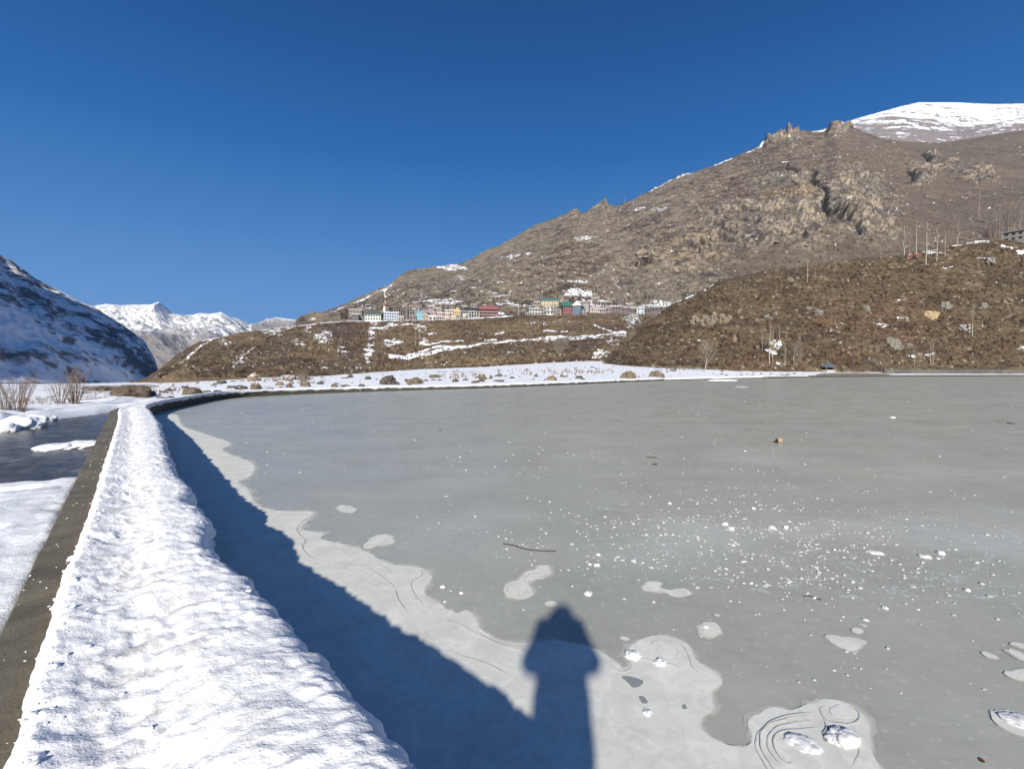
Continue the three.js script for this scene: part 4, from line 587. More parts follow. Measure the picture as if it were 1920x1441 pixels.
function tuftGeo(seed, n, spread, w) { const r = rng(seed), pos = []; for (let i = 0; i < n; i++) { const a = r() * 6.3, t = spread * r(), h = .6 + .5 * r(), bx = Math.cos(a) * t * .35, bz = Math.sin(a) * t * .35, x = bx + Math.cos(a) * t * .8, z = bz + Math.sin(a) * t * .8, sx = -Math.sin(a) * w, sz = Math.cos(a) * w; pos.push(bx - sx, -.1, bz - sz, bx + sx, -.1, bz + sz, x, h, z); } const g = new THREE.BufferGeometry(); g.setAttribute('position', new THREE.Float32BufferAttribute(pos, 3)); g.computeVertexNormals(); return g; }
const tuft = tuftGeo(3, 20, .75, .09), twigs = tuftGeo(8, 34, .8, .028);
const pick = (r, l) => l[Math.floor(r() * l.length)];
const ridgeAt = (h, px) => table(h.ridge, px)[0];
C.ridge = [[1145, 676], [1160, 662], [1180, 642], [1205, 616], [1230, 594], [1262, 571], [1300, 558], [1345, 533], [1370, 524], [1440, 514], [1520, 500], [1600, 490], [1680, 483], [1740, 470], [1800, 459], [1920, 453], [2000, 446]];
scatter('hillside_stones', 'loose pale and dark stones strewn over the grassy hill', stoneGeo[0], white, 1300, (r) => { const px = 1150 + 820 * r(), top = ridgeAt(C, px), py = lerp(688, top + 1, Math.pow(r(), .9)); if (fbm(px / 40, py / 22, 3, 3) < .06 + .25 * (r() - .5)) return null; const p = on(C, px, py), s = .12 + .42 * Math.pow(r(), 3.2); return { p, s, h: .8, tilt: 1, c: mix3([.09, .075, .06], [.28, .24, .19], r() * r()) }; }, 11);
scatter('hillside_grass', 'dry brown tufts covering the grassy hill', tuft, white, 7500, (r) => { const px = 1145 + 860 * r(), top = ridgeAt(C, px), py = lerp(690, top - .5, r()); const p = on(C, px, py); const n = fbm(p.x / 10, p.y / 7, p.z / 10, 2); return { p, s: .22 + .5 * r() * r(), h: .8, tilt: .5, c: n > .12 ? mix3([.10, .045, .026], [.05, .03, .02], r()) : mix3([.040, .028, .015], [.135, .10, .052], Math.pow(r(), 2.6)) }; }, 12);
scatter('hillside_shrubs', 'leafless reddish and dark shrubs dotted over the grassy hill', twigs, white, 1500, (r) => { const px = 1150 + 830 * r(), top = ridgeAt(C, px), py = lerp(690, top, r()); if (fbm(px / 60, py / 25, 8, 3) < .0) return null; const p = on(C, px, py); return { p, s: .6 + .9 * r(), h: .9, c: pick(r, [[.10, .045, .03], [.05, .032, .024], [.085, .05, .035], [.14, .11, .07]]) }; }, 13);
scatter('bluff_shrubs', 'leafless brown and tan shrubs covering the bluff', twigs, white, 4200, (r) => { const px = 300 + 960 * r(), top = table([[300, 699], [350, 658], [400, 637], [450, 628], [560, 612], [700, 603], [960, 594], [1250, 594]], px)[0], py = lerp(708, top, r()); const p = on(B, px, py), n = fbm(p.x / 25, p.y / 18, p.z / 25, 3); if (n < -.1 + .2 * (r() - .5)) return null; return { p, s: .7 + 1.5 * r() * r(), h: .9, c: n > .16 ? pick(r, [[.06, .036, .028], [.085, .045, .032]]) : pick(r, [[.10, .075, .045], [.05, .034, .024], [.17, .125, .07], [.08, .055, .035]]) }; }, 14);
scatter('bluff_stones', 'stones strewn over the face of the bluff', stoneGeo[1], white, 900, (r) => { const px = 300 + 960 * r(), py = lerp(705, 602, r()); if (py < table([[300, 699], [350, 658], [400, 637], [450, 628], [560, 612], [1250, 600]], px)[0]) return null; const p = on(B, px, py); return { p, s: .2 + .7 * Math.pow(r(), 3), h: .8, tilt: 1, c: mix3([.10, .08, .065], [.40, .38, .35], r()) }; }, 15);
scatter('mountain_shrubs', 'grey-brown scrub on the lower slopes of the brown mountain', twigs, white, 3800, (r) => { const px = 640 + 1240 * r(), py = lerp(598, table([[640, 585], [760, 530], [900, 490], [1060, 420], [1300, 360], [1500, 290], [1900, 290]], px)[0], Math.pow(r(), 1.5)); if (blob(px, py, CLIFF) > .5 && r() > .2) return null; const p = on(A, px, py); return { p, s: 1.5 + 3.2 * r() * r(), h: .9, c: pick(r, [[.055, .042, .032], [.09, .068, .05], [.125, .10, .075], [.04, .03, .024]]) }; }, 16);
scatter('mountain_stones', 'pale rocks strewn over the lower brown mountain', stoneGeo[2], white, 1500, (r) => { const px = 760 + 1160 * r(), py = lerp(590, table([[760, 530], [900, 490], [1060, 420], [1300, 340], [1500, 270], [1920, 270]], px)[0], Math.pow(r(), 1.2)); const p = on(A, px, py); return { p, s: .7 + 3.0 * Math.pow(r(), 3), h: .8, tilt: 1, c: mix3([.10, .085, .07], [.30, .255, .20], r()) }; }, 17);
scatter('field_stones', 'small dark stones poking through the snow behind the lake wall', stoneGeo[0], white, 520, (r) => { const px = 300 + 1250 * Math.pow(r(), 1.1), py = lerp(736, 688, r()); const [zn, zf] = table(GROUND, px); const q = groundAt(px, .04 + .9 * r()); if (fbm(q[0] / 12, 2, q[2] / 12, 2) < -.02) return null; return { p: new THREE.Vector3(...q), s: .08 + .45 * Math.pow(r(), 3), h: .7, tilt: .6, c: mix3([.05, .042, .035], [.17, .14, .11], r()) }; }, 18);
scatter('field_grass', 'dry tan grass stalks standing in the snow', twigs, white, 420, (r) => { const g = pick(r, [[1015, 700, 90, 10], [1110, 696, 60, 8], [860, 706, 60, 8], [200, 742, 130, 14], [60, 752, 90, 12], [300, 735, 60, 8], [545, 712, 80, 8], [1265, 692, 40, 4]]); const px = g[0] + g[2] * (r() + r() - 1), py = g[1] + g[3] * (r() - .5); const q = onGround(px, py); return { p: q, s: (.10 + .25 * r()) * clamp(-q.z / 60, .7, 1.8), h: 1.6, c: mix3([.16, .11, .07], [.30, .22, .14], r()) }; }, 19);

const crumb = [0, 1].map((k) => rockGeo(k + 40, 2, .55, .62)), crumbMat = std(.84, .86, .88, { roughness: .6 }), lumpMat = std(.68, .69, .685, { roughness: .55 });
scatter('ice_crumbs', 'white crumbs of snow and ice scattered over the lake', crumb[0], std(1, 1, 1, { roughness: .55 }), 4200, (r) => {
  let px, py, s; const k = r();
  if (k < .84) { px = 1420 + 480 * (r() + r() + r() - 1.5); py = 1005 + 112 * (r() + r() + r() - 1.5) + (px - 1400) * .05; s = .003 + .024 * Math.pow(r(), 5); if (fbm(px / 60, py / 16, 2, 3) < -.02 + .12 * (r() - .5)) return null; }
  else if (k < .93) { px = 420 + 1500 * r(); py = 745 + 150 * Math.pow(r(), 1.4); s = .008 + .03 * Math.pow(r(), 5) + .03 * smooth(820, 750, py) * r() * r(); }
  else { px = 600 + 1320 * r(); py = 880 + 420 * r(); s = .003 + .014 * Math.pow(r(), 4); }
  if (px < table([[730, 300], [800, 345], [930, 480], [1050, 700], [1200, 1000], [1441, 1420]], py)[0]) return null;
  const p = onLevel(px, py, .002); return insideLake(p.x, p.z) ? { p, s, h: .8, tilt: .8, c: mix3([.44, .452, .445], [.64, .655, .65], r() * r()) } : null;
}, 21);
scatter('frost_flakes', 'thin frost flakes whitening the right side of the ice', crumb[1], std(1, 1, 1, { roughness: .6 }), 1400, (r) => { const px = 1100 + 820 * r(), py = 930 + 180 * r() + (px - 1400) * .06; if (fbm(px / 90, py / 14, 6, 3) < .12) return null; const p = onLevel(px, py, .0); return { p, s: .010 + .026 * r() * r(), h: .10, c: [.48, .488, .475] }; }, 22);
scatter('snow_clods', 'small clods of crusted snow along the edges of the snowy wall top', crumb[1], crumbMat, 1500, (r) => { const s = .6 + 26 * Math.pow(r(), 1.8), L = table(EDGE, s)[0], R = table(LIP, s)[0], k = r(), p = k < .12 ? L - .26 * r() : k < .4 ? L + .14 * r() : k < .75 ? R - .26 * r() : lerp(L, R, r()), [x, z] = face.place(s, p), q = clamp((R - p) / .17), y = wallTop(s) + (p < L ? 0 : Math.max(.005, snowTop(x, z, s, p) + .05 * smooth(.2, .75, (p - L) / (R - L))) * Math.sqrt(1 - Math.pow(1 - clamp((p - L) / .11), 2)) - .8 * .17 * (1 - Math.sqrt(Math.max(0, 1 - (1 - q) * (1 - q))))); return { p: new THREE.Vector3(x, y, z), s: k < .12 ? .004 + .008 * r() : .005 + .026 * Math.pow(r(), 3), h: .8, tilt: 1, c: [1, 1, 1] }; }, 27);
function lump(label, px, py, w, h, seed, group) { const p = onLevel(px, py, 0), k = Math.hypot(p.x, p.z) / F * .93, m = mesh('snow_lump', rockGeo(seed, 12, .5, 1), lumpMat); const low = w > 40 ? .30 : .46; m.scale.set(w * k / 2, h * k * low, w * k * .42); m.position.set(p.x, h * k * .04, p.z); m.rotation.y = seed; tag(m, label, 'snow lump', group); }
[[830, 1100, 13, 8, 'white snow lump on grey ice beside the pale band, larger of two'], [865, 1112, 9, 7, 'white snow lump on grey ice beside the pale band, smaller of two'], [834, 1128, 6, 5, 'tiny white snow lump right under the pair near the pale band'], [1103, 1113, 20, 10, 'translucent snow lump alone on the grey ice above the shadow'], [1186, 1232, 34, 22, 'tall white snow lump on the rim of the pale ice, left of two'], [1238, 1244, 30, 18, 'white snow lump on the rim of the pale ice, right of two'], [1214, 1338, 26, 14, 'rough snow clod in the middle of the pale ice'], [1505, 1395, 62, 26, 'broken snow heap in the lower right pale patch, left of two'], [1580, 1385, 60, 40, 'bright snow heap in the lower right pale patch, right of two'], [1905, 1352, 44, 20, 'snow heap inside the oval patch at the right edge'], [1324, 1178, 12, 10, 'snow crumb sitting on the ringed round patch'], [1360, 983, 14, 10, 'white ice chunk in the crumb field, upper left one of a pair'], [1371, 992, 16, 10, 'white ice chunk in the crumb field, lower right one of a pair'], [1448, 990, 12, 10, 'ice chunk in the middle of the crumb field'], [1474, 990, 9, 11, 'upright ice chunk next to the middle chunk of the crumb field'], [1765, 1038, 14, 9, 'bright white chunk at the right of the crumb field'], [1735, 1044, 18, 7, 'flat white chunk left of the bright one at right'], [1119, 1060, 14, 8, 'white ice chunk at the left end of the crumb field'], [1188, 1051, 10, 6, 'small white chunk right of the left-end chunk'], [1122, 1040, 10, 7, 'small rounded chunk above the left-end chunk'], [1674, 783, 9, 4, 'far flat white chunk on the right of the lake'], [1814, 1107, 9, 7, 'lone white chunk on open ice at the right'], [1660, 1140, 11, 6, 'small snow clump between the bone patch and the right edge'], [1106, 1058, 8, 6, 'tiny chunk left of the left-end chunk'], [1256, 944, 8, 6, 'rounded white chunk at the upper rim of the crumb field'], [1413, 953, 9, 6, 'white chunk at the upper middle rim of the crumb field'], [1640, 1036, 24, 6, 'flat frosted slab of ice at the right of the crumb field']].forEach(([x, y, w, h, l], i) => lump(l, x, y, w, h, 30 + i));
{ const p = onLevel(1356, 713.5, 0), k = -p.z / F, m = mesh('snow_mound', rockGeo(71, 10, .25, 1), crumbMat); m.scale.set(27 * k, 3.2 * k, 7 * k); m.position.copy(p); tag(m, 'long white snow mound on the ice before the far shore', 'snow mound'); }
{ const p = onLevel(133, 836, -.14), k = -p.z / F, m = mesh('snow_island', rockGeo(72, 16, .5, 1), crumbMat); m.scale.set(46 * k, .20, 52 * k); m.rotation.y = -.5; m.position.copy(p); m.position.y -= .03; tag(m, 'white snow island in the dark stream', 'snow island'); }
{ const r = rng(9); for (const [px, py, w, h, label] of [[38, 800, 80, 26, 'large rounded snow hump on the far stream bank at the left edge'], [8, 806, 50, 18, 'snow hump cut by the left edge of the picture'], [70, 788, 60, 14, 'low snow hump behind the large one on the stream bank']]) { const p = onLevel(px, py, -.1), k = -p.z / F, m = mesh('snow_hump', rockGeo(73 + Math.floor(r() * 9), 14, .3, 1), crumbMat); m.scale.set(w * k / 2, h * k * .9, w * k * .4); m.position.copy(p); tag(m, label, 'snow hump'); } }

// things lying on the ice
{ const p = onLevel(1459, 830, 0), t = thing('cup', 'tan cup-like litter with a dark end lying on the ice', 'litter', [p.x, 0, p.z], .5); const b = mesh('body', new THREE.CylinderGeometry(.075, .055, .2, 20, 3, true), std(.55, .36, .18, { side: THREE.DoubleSide }), t); b.rotation.z = Math.PI / 2; b.position.set(.02, .075, 0); const c = mesh('base', new THREE.CylinderGeometry(.056, .058, .03, 20), std(.04, .03, .03), t); c.rotation.z = Math.PI / 2; c.position.set(-.085, .06, 0); const k = mesh('rim', new THREE.TorusGeometry(.076, .007, 8, 24), std(.6, .42, .25), t); k.rotation.y = Math.PI / 2; k.position.set(.12, .076, 0); }
function twig(name, label, category, pix, r, col, lift = .006) { const cv = new THREE.CatmullRomCurve3(pix.map(([x, y], i) => { const v = onLevel(x, y, lift); v.y = lift + .01 * Math.abs(noise(i * 1.7, 3)); return v; })); const g = new THREE.TubeGeometry(cv, 40, r, 6); return tag(mesh(name, g, std(...col)), label, category); }
twig('twig', 'long thin dark twig lying curved on the grey ice', 'twig', [[944, 1019], [965, 1023], [985, 1029], [1010, 1032], [1043, 1033]], .009, [.05, .045, .04]);
twig('twig', 'short dark stick on the ice in the middle distance', 'twig', [[1212, 857], [1222, 857.5], [1232, 858]], .02, [.06, .055, .045]);
twig('twig', 'small dark twig on the ice near the right edge', 'twig', [[1889, 793], [1897, 794], [1904, 794.5]], .03, [.06, .06, .04]);
twig('twig', 'dark sliver beside the white flake on the right ice', 'twig', [[1507, 1117], [1520, 1118], [1540, 1124]], .008, [.08, .07, .06]);
for (const [label, px, py, w, c] of [['dark fallen leaf on the ice below the short stick', 1228, 871, 10, [.05, .04, .03]], ['red-brown leaf on the ice at the lower right', 1842, 1427, 14, [.12, .03, .02]], ['dark and white scrap on the far ice, left of centre', 825, 806, 9, [.25, .22, .2]]]) { const p = onLevel(px, py, 0), k = -p.z / F * w; const g = new THREE.SphereGeometry(.5, 14, 8); g.scale(1, .3, .6); const q = g.attributes.position; for (let i = 0; i < q.count; i++) { const x = q.getX(i); q.setY(i, q.getY(i) * .5 + .3 * x * x + .12 + .1 * noise(x * 4, q.getZ(i) * 5, px)); q.setZ(i, q.getZ(i) * (1 - 1.2 * Math.abs(x) * Math.abs(x))); } g.computeVertexNormals(); const m = mesh('leaf', g, std(...c)); m.scale.setScalar(k); m.position.set(p.x, 0, p.z); m.rotation.y = px; tag(m, label, 'leaf'); }
// ---------------------------------------------------------------- bare trees and bushes
const barkPale = std(.46, .40, .325), barkDark = std(.13, .10, .08), twigRed = std(.14, .07, .05), twigTan = std(.26, .20, .13), twigGrey = std(.22, .20, .16);
function limb(pos, nor, idx, a, b, ra, rb, n = 4) { const d = b.clone().sub(a).normalize(), u = Math.abs(d.y) > .9 ? new THREE.Vector3(1, 0, 0) : new THREE.Vector3(0, 1, 0), e = u.clone().cross(d).normalize(), f = d.clone().cross(e), s = pos.length / 3; for (const [p, r] of [[a, ra], [b, rb]]) for (let i = 0; i < n; i++) { const t = i / n * 6.2832, c = Math.cos(t), q = Math.sin(t); pos.push(p.x + (e.x * c + f.x * q) * r, p.y + (e.y * c + f.y * q) * r, p.z + (e.z * c + f.z * q) * r); nor.push(e.x * c + f.x * q, e.y * c + f.y * q, e.z * c + f.z * q); } for (let i = 0; i < n; i++) { const j = (i + 1) % n; idx.push(s + i, s + j, s + n + i, s + j, s + n + j, s + n + i); } }
function limbGeo(list) { const pos = [], nor = [], idx = []; for (const l of list) limb(pos, nor, idx, ...l); const g = new THREE.BufferGeometry(); g.setAttribute('position', new THREE.Float32BufferAttribute(pos, 3)); g.setAttribute('normal', new THREE.Float32BufferAttribute(nor, 3)); g.setIndex(idx); return g; }
const V = (x, y, z) => new THREE.Vector3(x, y, z);
// a leafless poplar one metre tall: a straight pale trunk, thin limbs rising steeply
function poplar(seed, { spread = .16, low = .22, n = 46, thick = .0115, bend = .03 } = {}) {
  const r = rng(seed), trunk = [], crown = [], P = [], k = 8; for (let i = 0; i <= k; i++) P.push(V(bend * noise(i * .5, seed) + (r() - .5) * .006, i / k, bend * noise(i * .5, seed + 9)));
  P[0].y = -.03; for (let i = 0; i < k; i++) trunk.push([P[i], P[i + 1], thick * (1 - i / k * .85), thick * (1 - (i + 1) / k * .85), 6]);
  for (let i = 0; i < n; i++) { const t = low + (0.97 - low) * Math.pow(r(), .8), j = Math.min(k - 1, Math.floor(t * k)), a = P[j].clone().lerp(P[j + 1], t * k - j), az = r() * 6.28, L = spread * (1.25 - t) * (.6 + .8 * r()), m = a.clone().add(V(Math.cos(az) * L * .55, L * .55, Math.sin(az) * L * .55)), e = m.clone().add(V(Math.cos(az) * L * .25, L * .9, Math.sin(az) * L * .25)); crown.push([a, m, thick * .32, thick * .2, 3], [m, e, thick * .2, thick * .06, 3]); for (let q = 0; q < 3; q++) { const s = a.clone().lerp(m, .4 + .6 * r()), z = az + (r() - .5) * 2.4, l = L * (.3 + .4 * r()); crown.push([s, s.clone().add(V(Math.cos(z) * l * .5, l * .9, Math.sin(z) * l * .5)), thick * .15, thick * .05, 3]); } }
  return { trunk: limbGeo(trunk), crown: limbGeo(crown) };
}
// a leafless bush one metre tall: many forking stems from the ground
function bush(seed, { n = 34, spread = .55, thick = .008, forks = 4 } = {}) {
  const r = rng(seed), st = [], cr = []; for (let i = 0; i < n; i++) { const az = r() * 6.28, s = spread * Math.sqrt(r()), a = V(Math.cos(az) * s * .25, -.05, Math.sin(az) * s * .25), h = .35 + .3 * r(), m = V(Math.cos(az) * s * .65, h, Math.sin(az) * s * .65), e = V(Math.cos(az) * s + (r() - .5) * .1, h + .25 + .3 * r(), Math.sin(az) * s + (r() - .5) * .1); st.push([a, m, thick, thick * .7, 4]); cr.push([m, e, thick * .6, thick * .2, 3]); for (let q = 0; q < forks; q++) { const f = m.clone().lerp(e, r() * .8), z = az + (r() - .5) * 3, l = .12 + .18 * r(); cr.push([f, f.clone().add(V(Math.cos(z) * l * .6, l, Math.sin(z) * l * .6)), thick * .35, thick * .12, 3]); } }
  return { stems: limbGeo(st), crown: limbGeo(cr) };
}
const POP = [poplar(1), poplar(2, { spread: .12, n: 38 }), poplar(3, { spread: .2, n: 52, bend: .05 }), poplar(4, { spread: .1, n: 30, low: .4 })], WIDE = [poplar(7, { spread: .42, n: 60, low: .12, thick: .015, bend: .08 }), poplar(8, { spread: .5, n: 70, low: .08, thick: .014, bend: .1 })];
const BUSH = [bush(1), bush(2, { spread: .4 }), bush(3, { spread: .75, n: 46 }), bush(4, { spread: .6, n: 60, thick: .006, forks: 6 })];
const crownPale = std(.30, .255, .195), crownGrey = std(.23, .20, .165);
function tree(name, label, pos, h, shape, bark, crown, turn, group, category = 'tree') { const t = thing(name, label, category, [pos.x, pos.y, pos.z], turn, group); for (const [k, g] of Object.entries(shape)) mesh(k, g, k === 'crown' ? crown : bark, t); t.scale.setScalar(h); return t; }
const heightOf = (p, base, top) => (base - top) / F * -p.z;
// on the grassy hill and its crest: pixel of the foot, pixel row of the top
[[1443, 679, 607, 0, 'tall pale bare poplar above the reddish bushes, left of a pair'], [1448, 676, 618, 1, 'tall pale bare poplar above the reddish bushes, right of a pair'], [1458, 643, 607, 3, 'thin bare trunk higher up behind the poplar pair'], [1472, 684, 644, 1, 'thin short bare poplar right of the snow patch by the pair'], [1427, 656, 622, 1, 'faint small poplar left of the tall pair'], [1511, 529, 484, 3, 'pale bare tree on the hill crest, taller of two side by side'], [1526, 527, 504, 3, 'short leaning pale trunk on the hill crest'], [1493, 508, 486, 1, 'faint thin tree on the crest left of the pale trunks'], [1521, 571, 560, 3, 'stub of a pale trunk in the middle of the hillside'], [1820, 628, 568, 1, 'grey bare poplar beside the snow-covered rock'], [1745, 685, 636, 0, 'bare poplar below the track near the stone wall, taller one'], [1749, 684, 640, 1, 'bare poplar below the track close beside the taller one'], [1713, 684, 652, 2, 'spindly bare tree below the track, left of the poplars'], [1730, 497, 416, 1, 'tallest white-trunked poplar on the crest by the snow strip'], [1749, 488, 422, 3, 'white-trunked poplar on the crest, right of the tallest'], [1770, 481, 436, 3, 'bright white trunk at the right end of the snow strip'], [1795, 457, 411, 2, 'fan-shaped bare tree on the crest, rightmost of the row'], [1715, 478, 416, 1, 'grey slender poplar on the crest left of the tallest'], [1704, 478, 440, 0, 'shorter grey poplar on the crest behind the reddish fence'], [1694, 479, 416, 2, 'leftmost grey poplar of the crest row'], [1650, 484, 458, 2, 'small faint tree on the crest apart from the row'], [1414, 494, 488, 3, 'tiny bare sapling on the crest']].forEach(([px, b, t, k, label], i) => { const p = on(C, px, b); tree('bare_poplar', label, p, heightOf(p, b, t), POP[k], barkPale, crownPale, i); });
[[1488, 696, 644, 1, 'spreading pale bare tree on the snow by the shelter'], [1324, 697, 642, 0, 'grey bushy bare tree on the snow at the foot of the hill']].forEach(([px, b, t, k, label], i) => { const p = onGround(px, b); tree('bare_tree', label, p, heightOf(p, b, t), WIDE[k], barkPale, crownPale, i); });
{ const p = onGround(935, 707); tree('bare_tree', 'small dark bare tree on the snow flat behind the wall', p, heightOf(p, 707, 692), WIDE[0], barkDark, barkDark, 2); }
// poplar groves at the foot of the brown mountain, on the bluff and in the village
{ const r = rng(31); let src = null;
  const row = (n, h, x0, x1, y0, y1, lo, hi, name, label, group) => { for (let i = 0; i < n; i++) { const px = lerp(x0, x1, (i + r()) / n), py = lerp(y0, y1, r()), p = on(h, px, py), k = Math.floor(r() * 4); tree(name, label, p, (lo + (hi - lo) * r()) / F * -p.z, POP[k], crownPale, crownGrey, r() * 6, group); } };
  row(46, A, 1090, 1262, 560, 590, 22, 40, 'grove_poplar', 'thin bare poplar in the grove behind the village, right part', 'poplars of the right-hand grove');
  row(26, A, 950, 1090, 548, 566, 14, 26, 'grove_poplar', 'thin bare poplar on the slope above the green-roofed houses', 'poplars above the green-roofed houses');
  row(16, A, 1262, 1345, 536, 566, 16, 26, 'grove_poplar', 'faint bare poplar above the left shoulder of the grassy hill', 'poplars behind the grassy hill shoulder');
  row(34, A, 1150, 1290, 366, 430, 8, 13, 'slope_tree', 'tiny bare tree in the line high on the mountain slope', 'line of tiny trees high on the slope');
  row(18, A, 1835, 1915, 405, 470, 30, 60, 'hillside_poplar', 'pale bare tree in the thicket behind the hilltop house', 'thicket behind the hilltop house'); }
[[778, 648, 603, 1, 'tall thin poplar on the bluff below the turquoise building, left'], [787, 646, 603, 1, 'tall thin poplar on the bluff below the turquoise building, right'], [712, 634, 602, 3, 'thin poplar on the bluff below the temple'], [716, 656, 630, 1, 'thin poplar lower down on the bluff below the temple'], [733, 652, 630, 3, 'thin poplar beside the snow patch on the bluff'], [943, 626, 607, 3, 'thin poplar on the bluff below the red-roofed hotel'], [996, 648, 618, 1, 'thin poplar beside the lower track of the bluff'], [626, 612, 588, 0, 'bare tree at the left rim of the village, nearest the brow'], [631, 611, 592, 2, 'bare tree at the left rim of the village, second from the brow'], [655, 607, 584, 2, 'bare tree before the ruined house at the village rim'], [559, 610, 596, 2, 'small bare tree left of the long brown house'], [641, 640, 622, 0, 'small bare tree on the dark part of the bluff'], [632, 662, 640, 1, 'thin bare tree in the snow gully of the bluff']].forEach(([px, b, t, k, label], i) => { const p = on(B, px, b); tree('bare_poplar', label, p, heightOf(p, b, t), POP[k], crownPale, crownGrey, i); });
// bushes
[[1410, 691, 26, 36, 3, twigRed, 'reddish bush mass on the lake shore, largest'], [1386, 690, 14, 22, 2, twigRed, 'reddish bush at the left end of the shore bushes'], [1432, 690, 16, 20, 2, twigRed, 'reddish bush at the right end of the shore bushes'], [1563, 686, 18, 30, 3, twigRed, 'red-brown bush behind the shelter, left'], [1592, 687, 18, 30, 3, twigRed, 'red-brown bush behind the shelter, right'], [1263, 696, 16, 30, 2, barkDark, 'dark spreading bush on the snow at the hill foot'], [1610, 694, 10, 14, 2, twigTan, 'tan bush beside the handrail'], [1640, 690, 12, 18, 3, twigTan, 'tan bush on the bank behind the handrail']].forEach(([px, b, h, w, k, m, label], i) => { const p = px > 1540 ? on(C, px, b) : onGround(px, b), q = -p.z / F; const t = tree('bare_bush', label, p, h * q, BUSH[k], m, m, i, undefined, 'bush'); t.scale.x *= w / h; });
[[1047, 664, 30, 30, 3, twigGrey, 'grey-green willow bush on the lower bluff'], [940, 683, 18, 22, 3, twigTan, 'pale tan bush at the foot of the bluff, left of two'], [1005, 679, 20, 28, 3, twigTan, 'pale tan bush at the foot of the bluff, right of two'], [1020, 592, 20, 16, 3, twigGrey, 'bare bush tree before the white house'], [1042, 595, 26, 18, 3, twigGrey, 'leafless tree between the white house and the blue house'], [1092, 597, 12, 20, 2, barkDark, 'dark bush at the right of the blue house'], [960, 597, 10, 24, 2, barkDark, 'dark bush on the brow right of the red hotel']].forEach(([px, b, h, w, k, m, label], i) => { const p = on(B, px, b), q = -p.z / F; const t = tree('bare_bush', label, p, h * q, BUSH[k], m, m, i, undefined, 'bush'); t.scale.x *= w / h; });
[[1885, 424, 26, 46, 3, barkDark, 'dark bush on the mountain side left of the hilltop house'], [1850, 446, 20, 30, 3, twigRed, 'reddish-brown round bush behind the crest']].forEach(([px, b, h, w, k, m, label], i) => { const p = on(A, px, b), q = -p.z / F; tree('bare_bush', label, p, h * q, BUSH[k], m, m, i, undefined, 'bush'); });
[[30, 768, 64, 3, 'leafless bush with many upright stems on the far stream bank, left'], [138, 755, 62, 1, 'leafless bush on the stream bank with one taller stem'], [110, 756, 44, 0, 'low bushy shrub left of the taller stem on the bank'], [8, 766, 40, 2, 'leafless bush cut by the left edge'], [40, 772, 16, 2, 'dark low clump at the foot of the left bush'], [275, 744, 18, 1, 'dry grass tuft before the earth mound']].forEach(([px, b, h, k, label], i) => { const p = onGround(px, b), q = -p.z / F; tree('stream_bush', label, p, h * q, BUSH[k], i === 5 ? twigTan : std(.15, .105, .085), i === 5 ? twigTan : std(.20, .145, .115), i, undefined, 'bush'); });
{ const p = onGround(141, 754); tree('bare_sapling', 'single upright bare sapling in the stream bank shrubs', p, 66 / F * -p.z, POP[2], std(.15, .105, .085), std(.20, .145, .115), 1); }

// ---------------------------------------------------------------- the village
const GLASS = new THREE.MeshStandardMaterial({ color: rgb(.03, .035, .045), roughness: .15 });
const unit = new THREE.BoxGeometry(1, 1, 1);
function box(name, parent, m, w, h, d, x, y, z, geo = unit) { const o = mesh(name, geo, m, parent); o.scale.set(w, h, d); o.position.set(x, y, z); return o; }
function prism(pts, d) { const g = new THREE.ExtrudeGeometry(new THREE.Shape(pts.map((p) => new THREE.Vector2(...p))), { depth: d, bevelEnabled: false }); g.translate(0, 0, -d / 2); return g; }
function hipGeo(w, d, h, k = .28) { // hip roof with overhang and eaves
  const a = w / 2, b = d / 2, r = Math.max(.01, a - h * 0 - w * k), e = .25, p = [[-a, 0, b], [a, 0, b], [a, 0, -b], [-a, 0, -b], [-a, e, b], [a, e, b], [a, e, -b], [-a, e, -b], [-r, h, 0], [r, h, 0]], f = [[0, 1, 5], [0, 5, 4], [1, 2, 6], [1, 6, 5], [2, 3, 7], [2, 7, 6], [3, 0, 4], [3, 4, 7], [4, 5, 9], [4, 9, 8], [5, 6, 9], [6, 7, 8], [6, 8, 9], [7, 4, 8], [0, 3, 2], [0, 2, 1]];
  const pos = []; for (const t of f) for (const i of t) pos.push(...p[i]); const g = new THREE.BufferGeometry(); g.setAttribute('position', new THREE.Float32BufferAttribute(pos, 3)); g.computeVertexNormals(); return g;
}
function faceCamera(o, turn) { o.rotation.y = Math.atan2(-o.position.x, -o.position.z) + turn; }
const paintOf = {}; const fade = (c) => { const m = (c[0] + c[1] + c[2]) / 3; return c.map((k) => lerp(m, k, .74) * .74); }; const col = (c) => paintOf[c] || (paintOf[c] = std(...fade(c)));
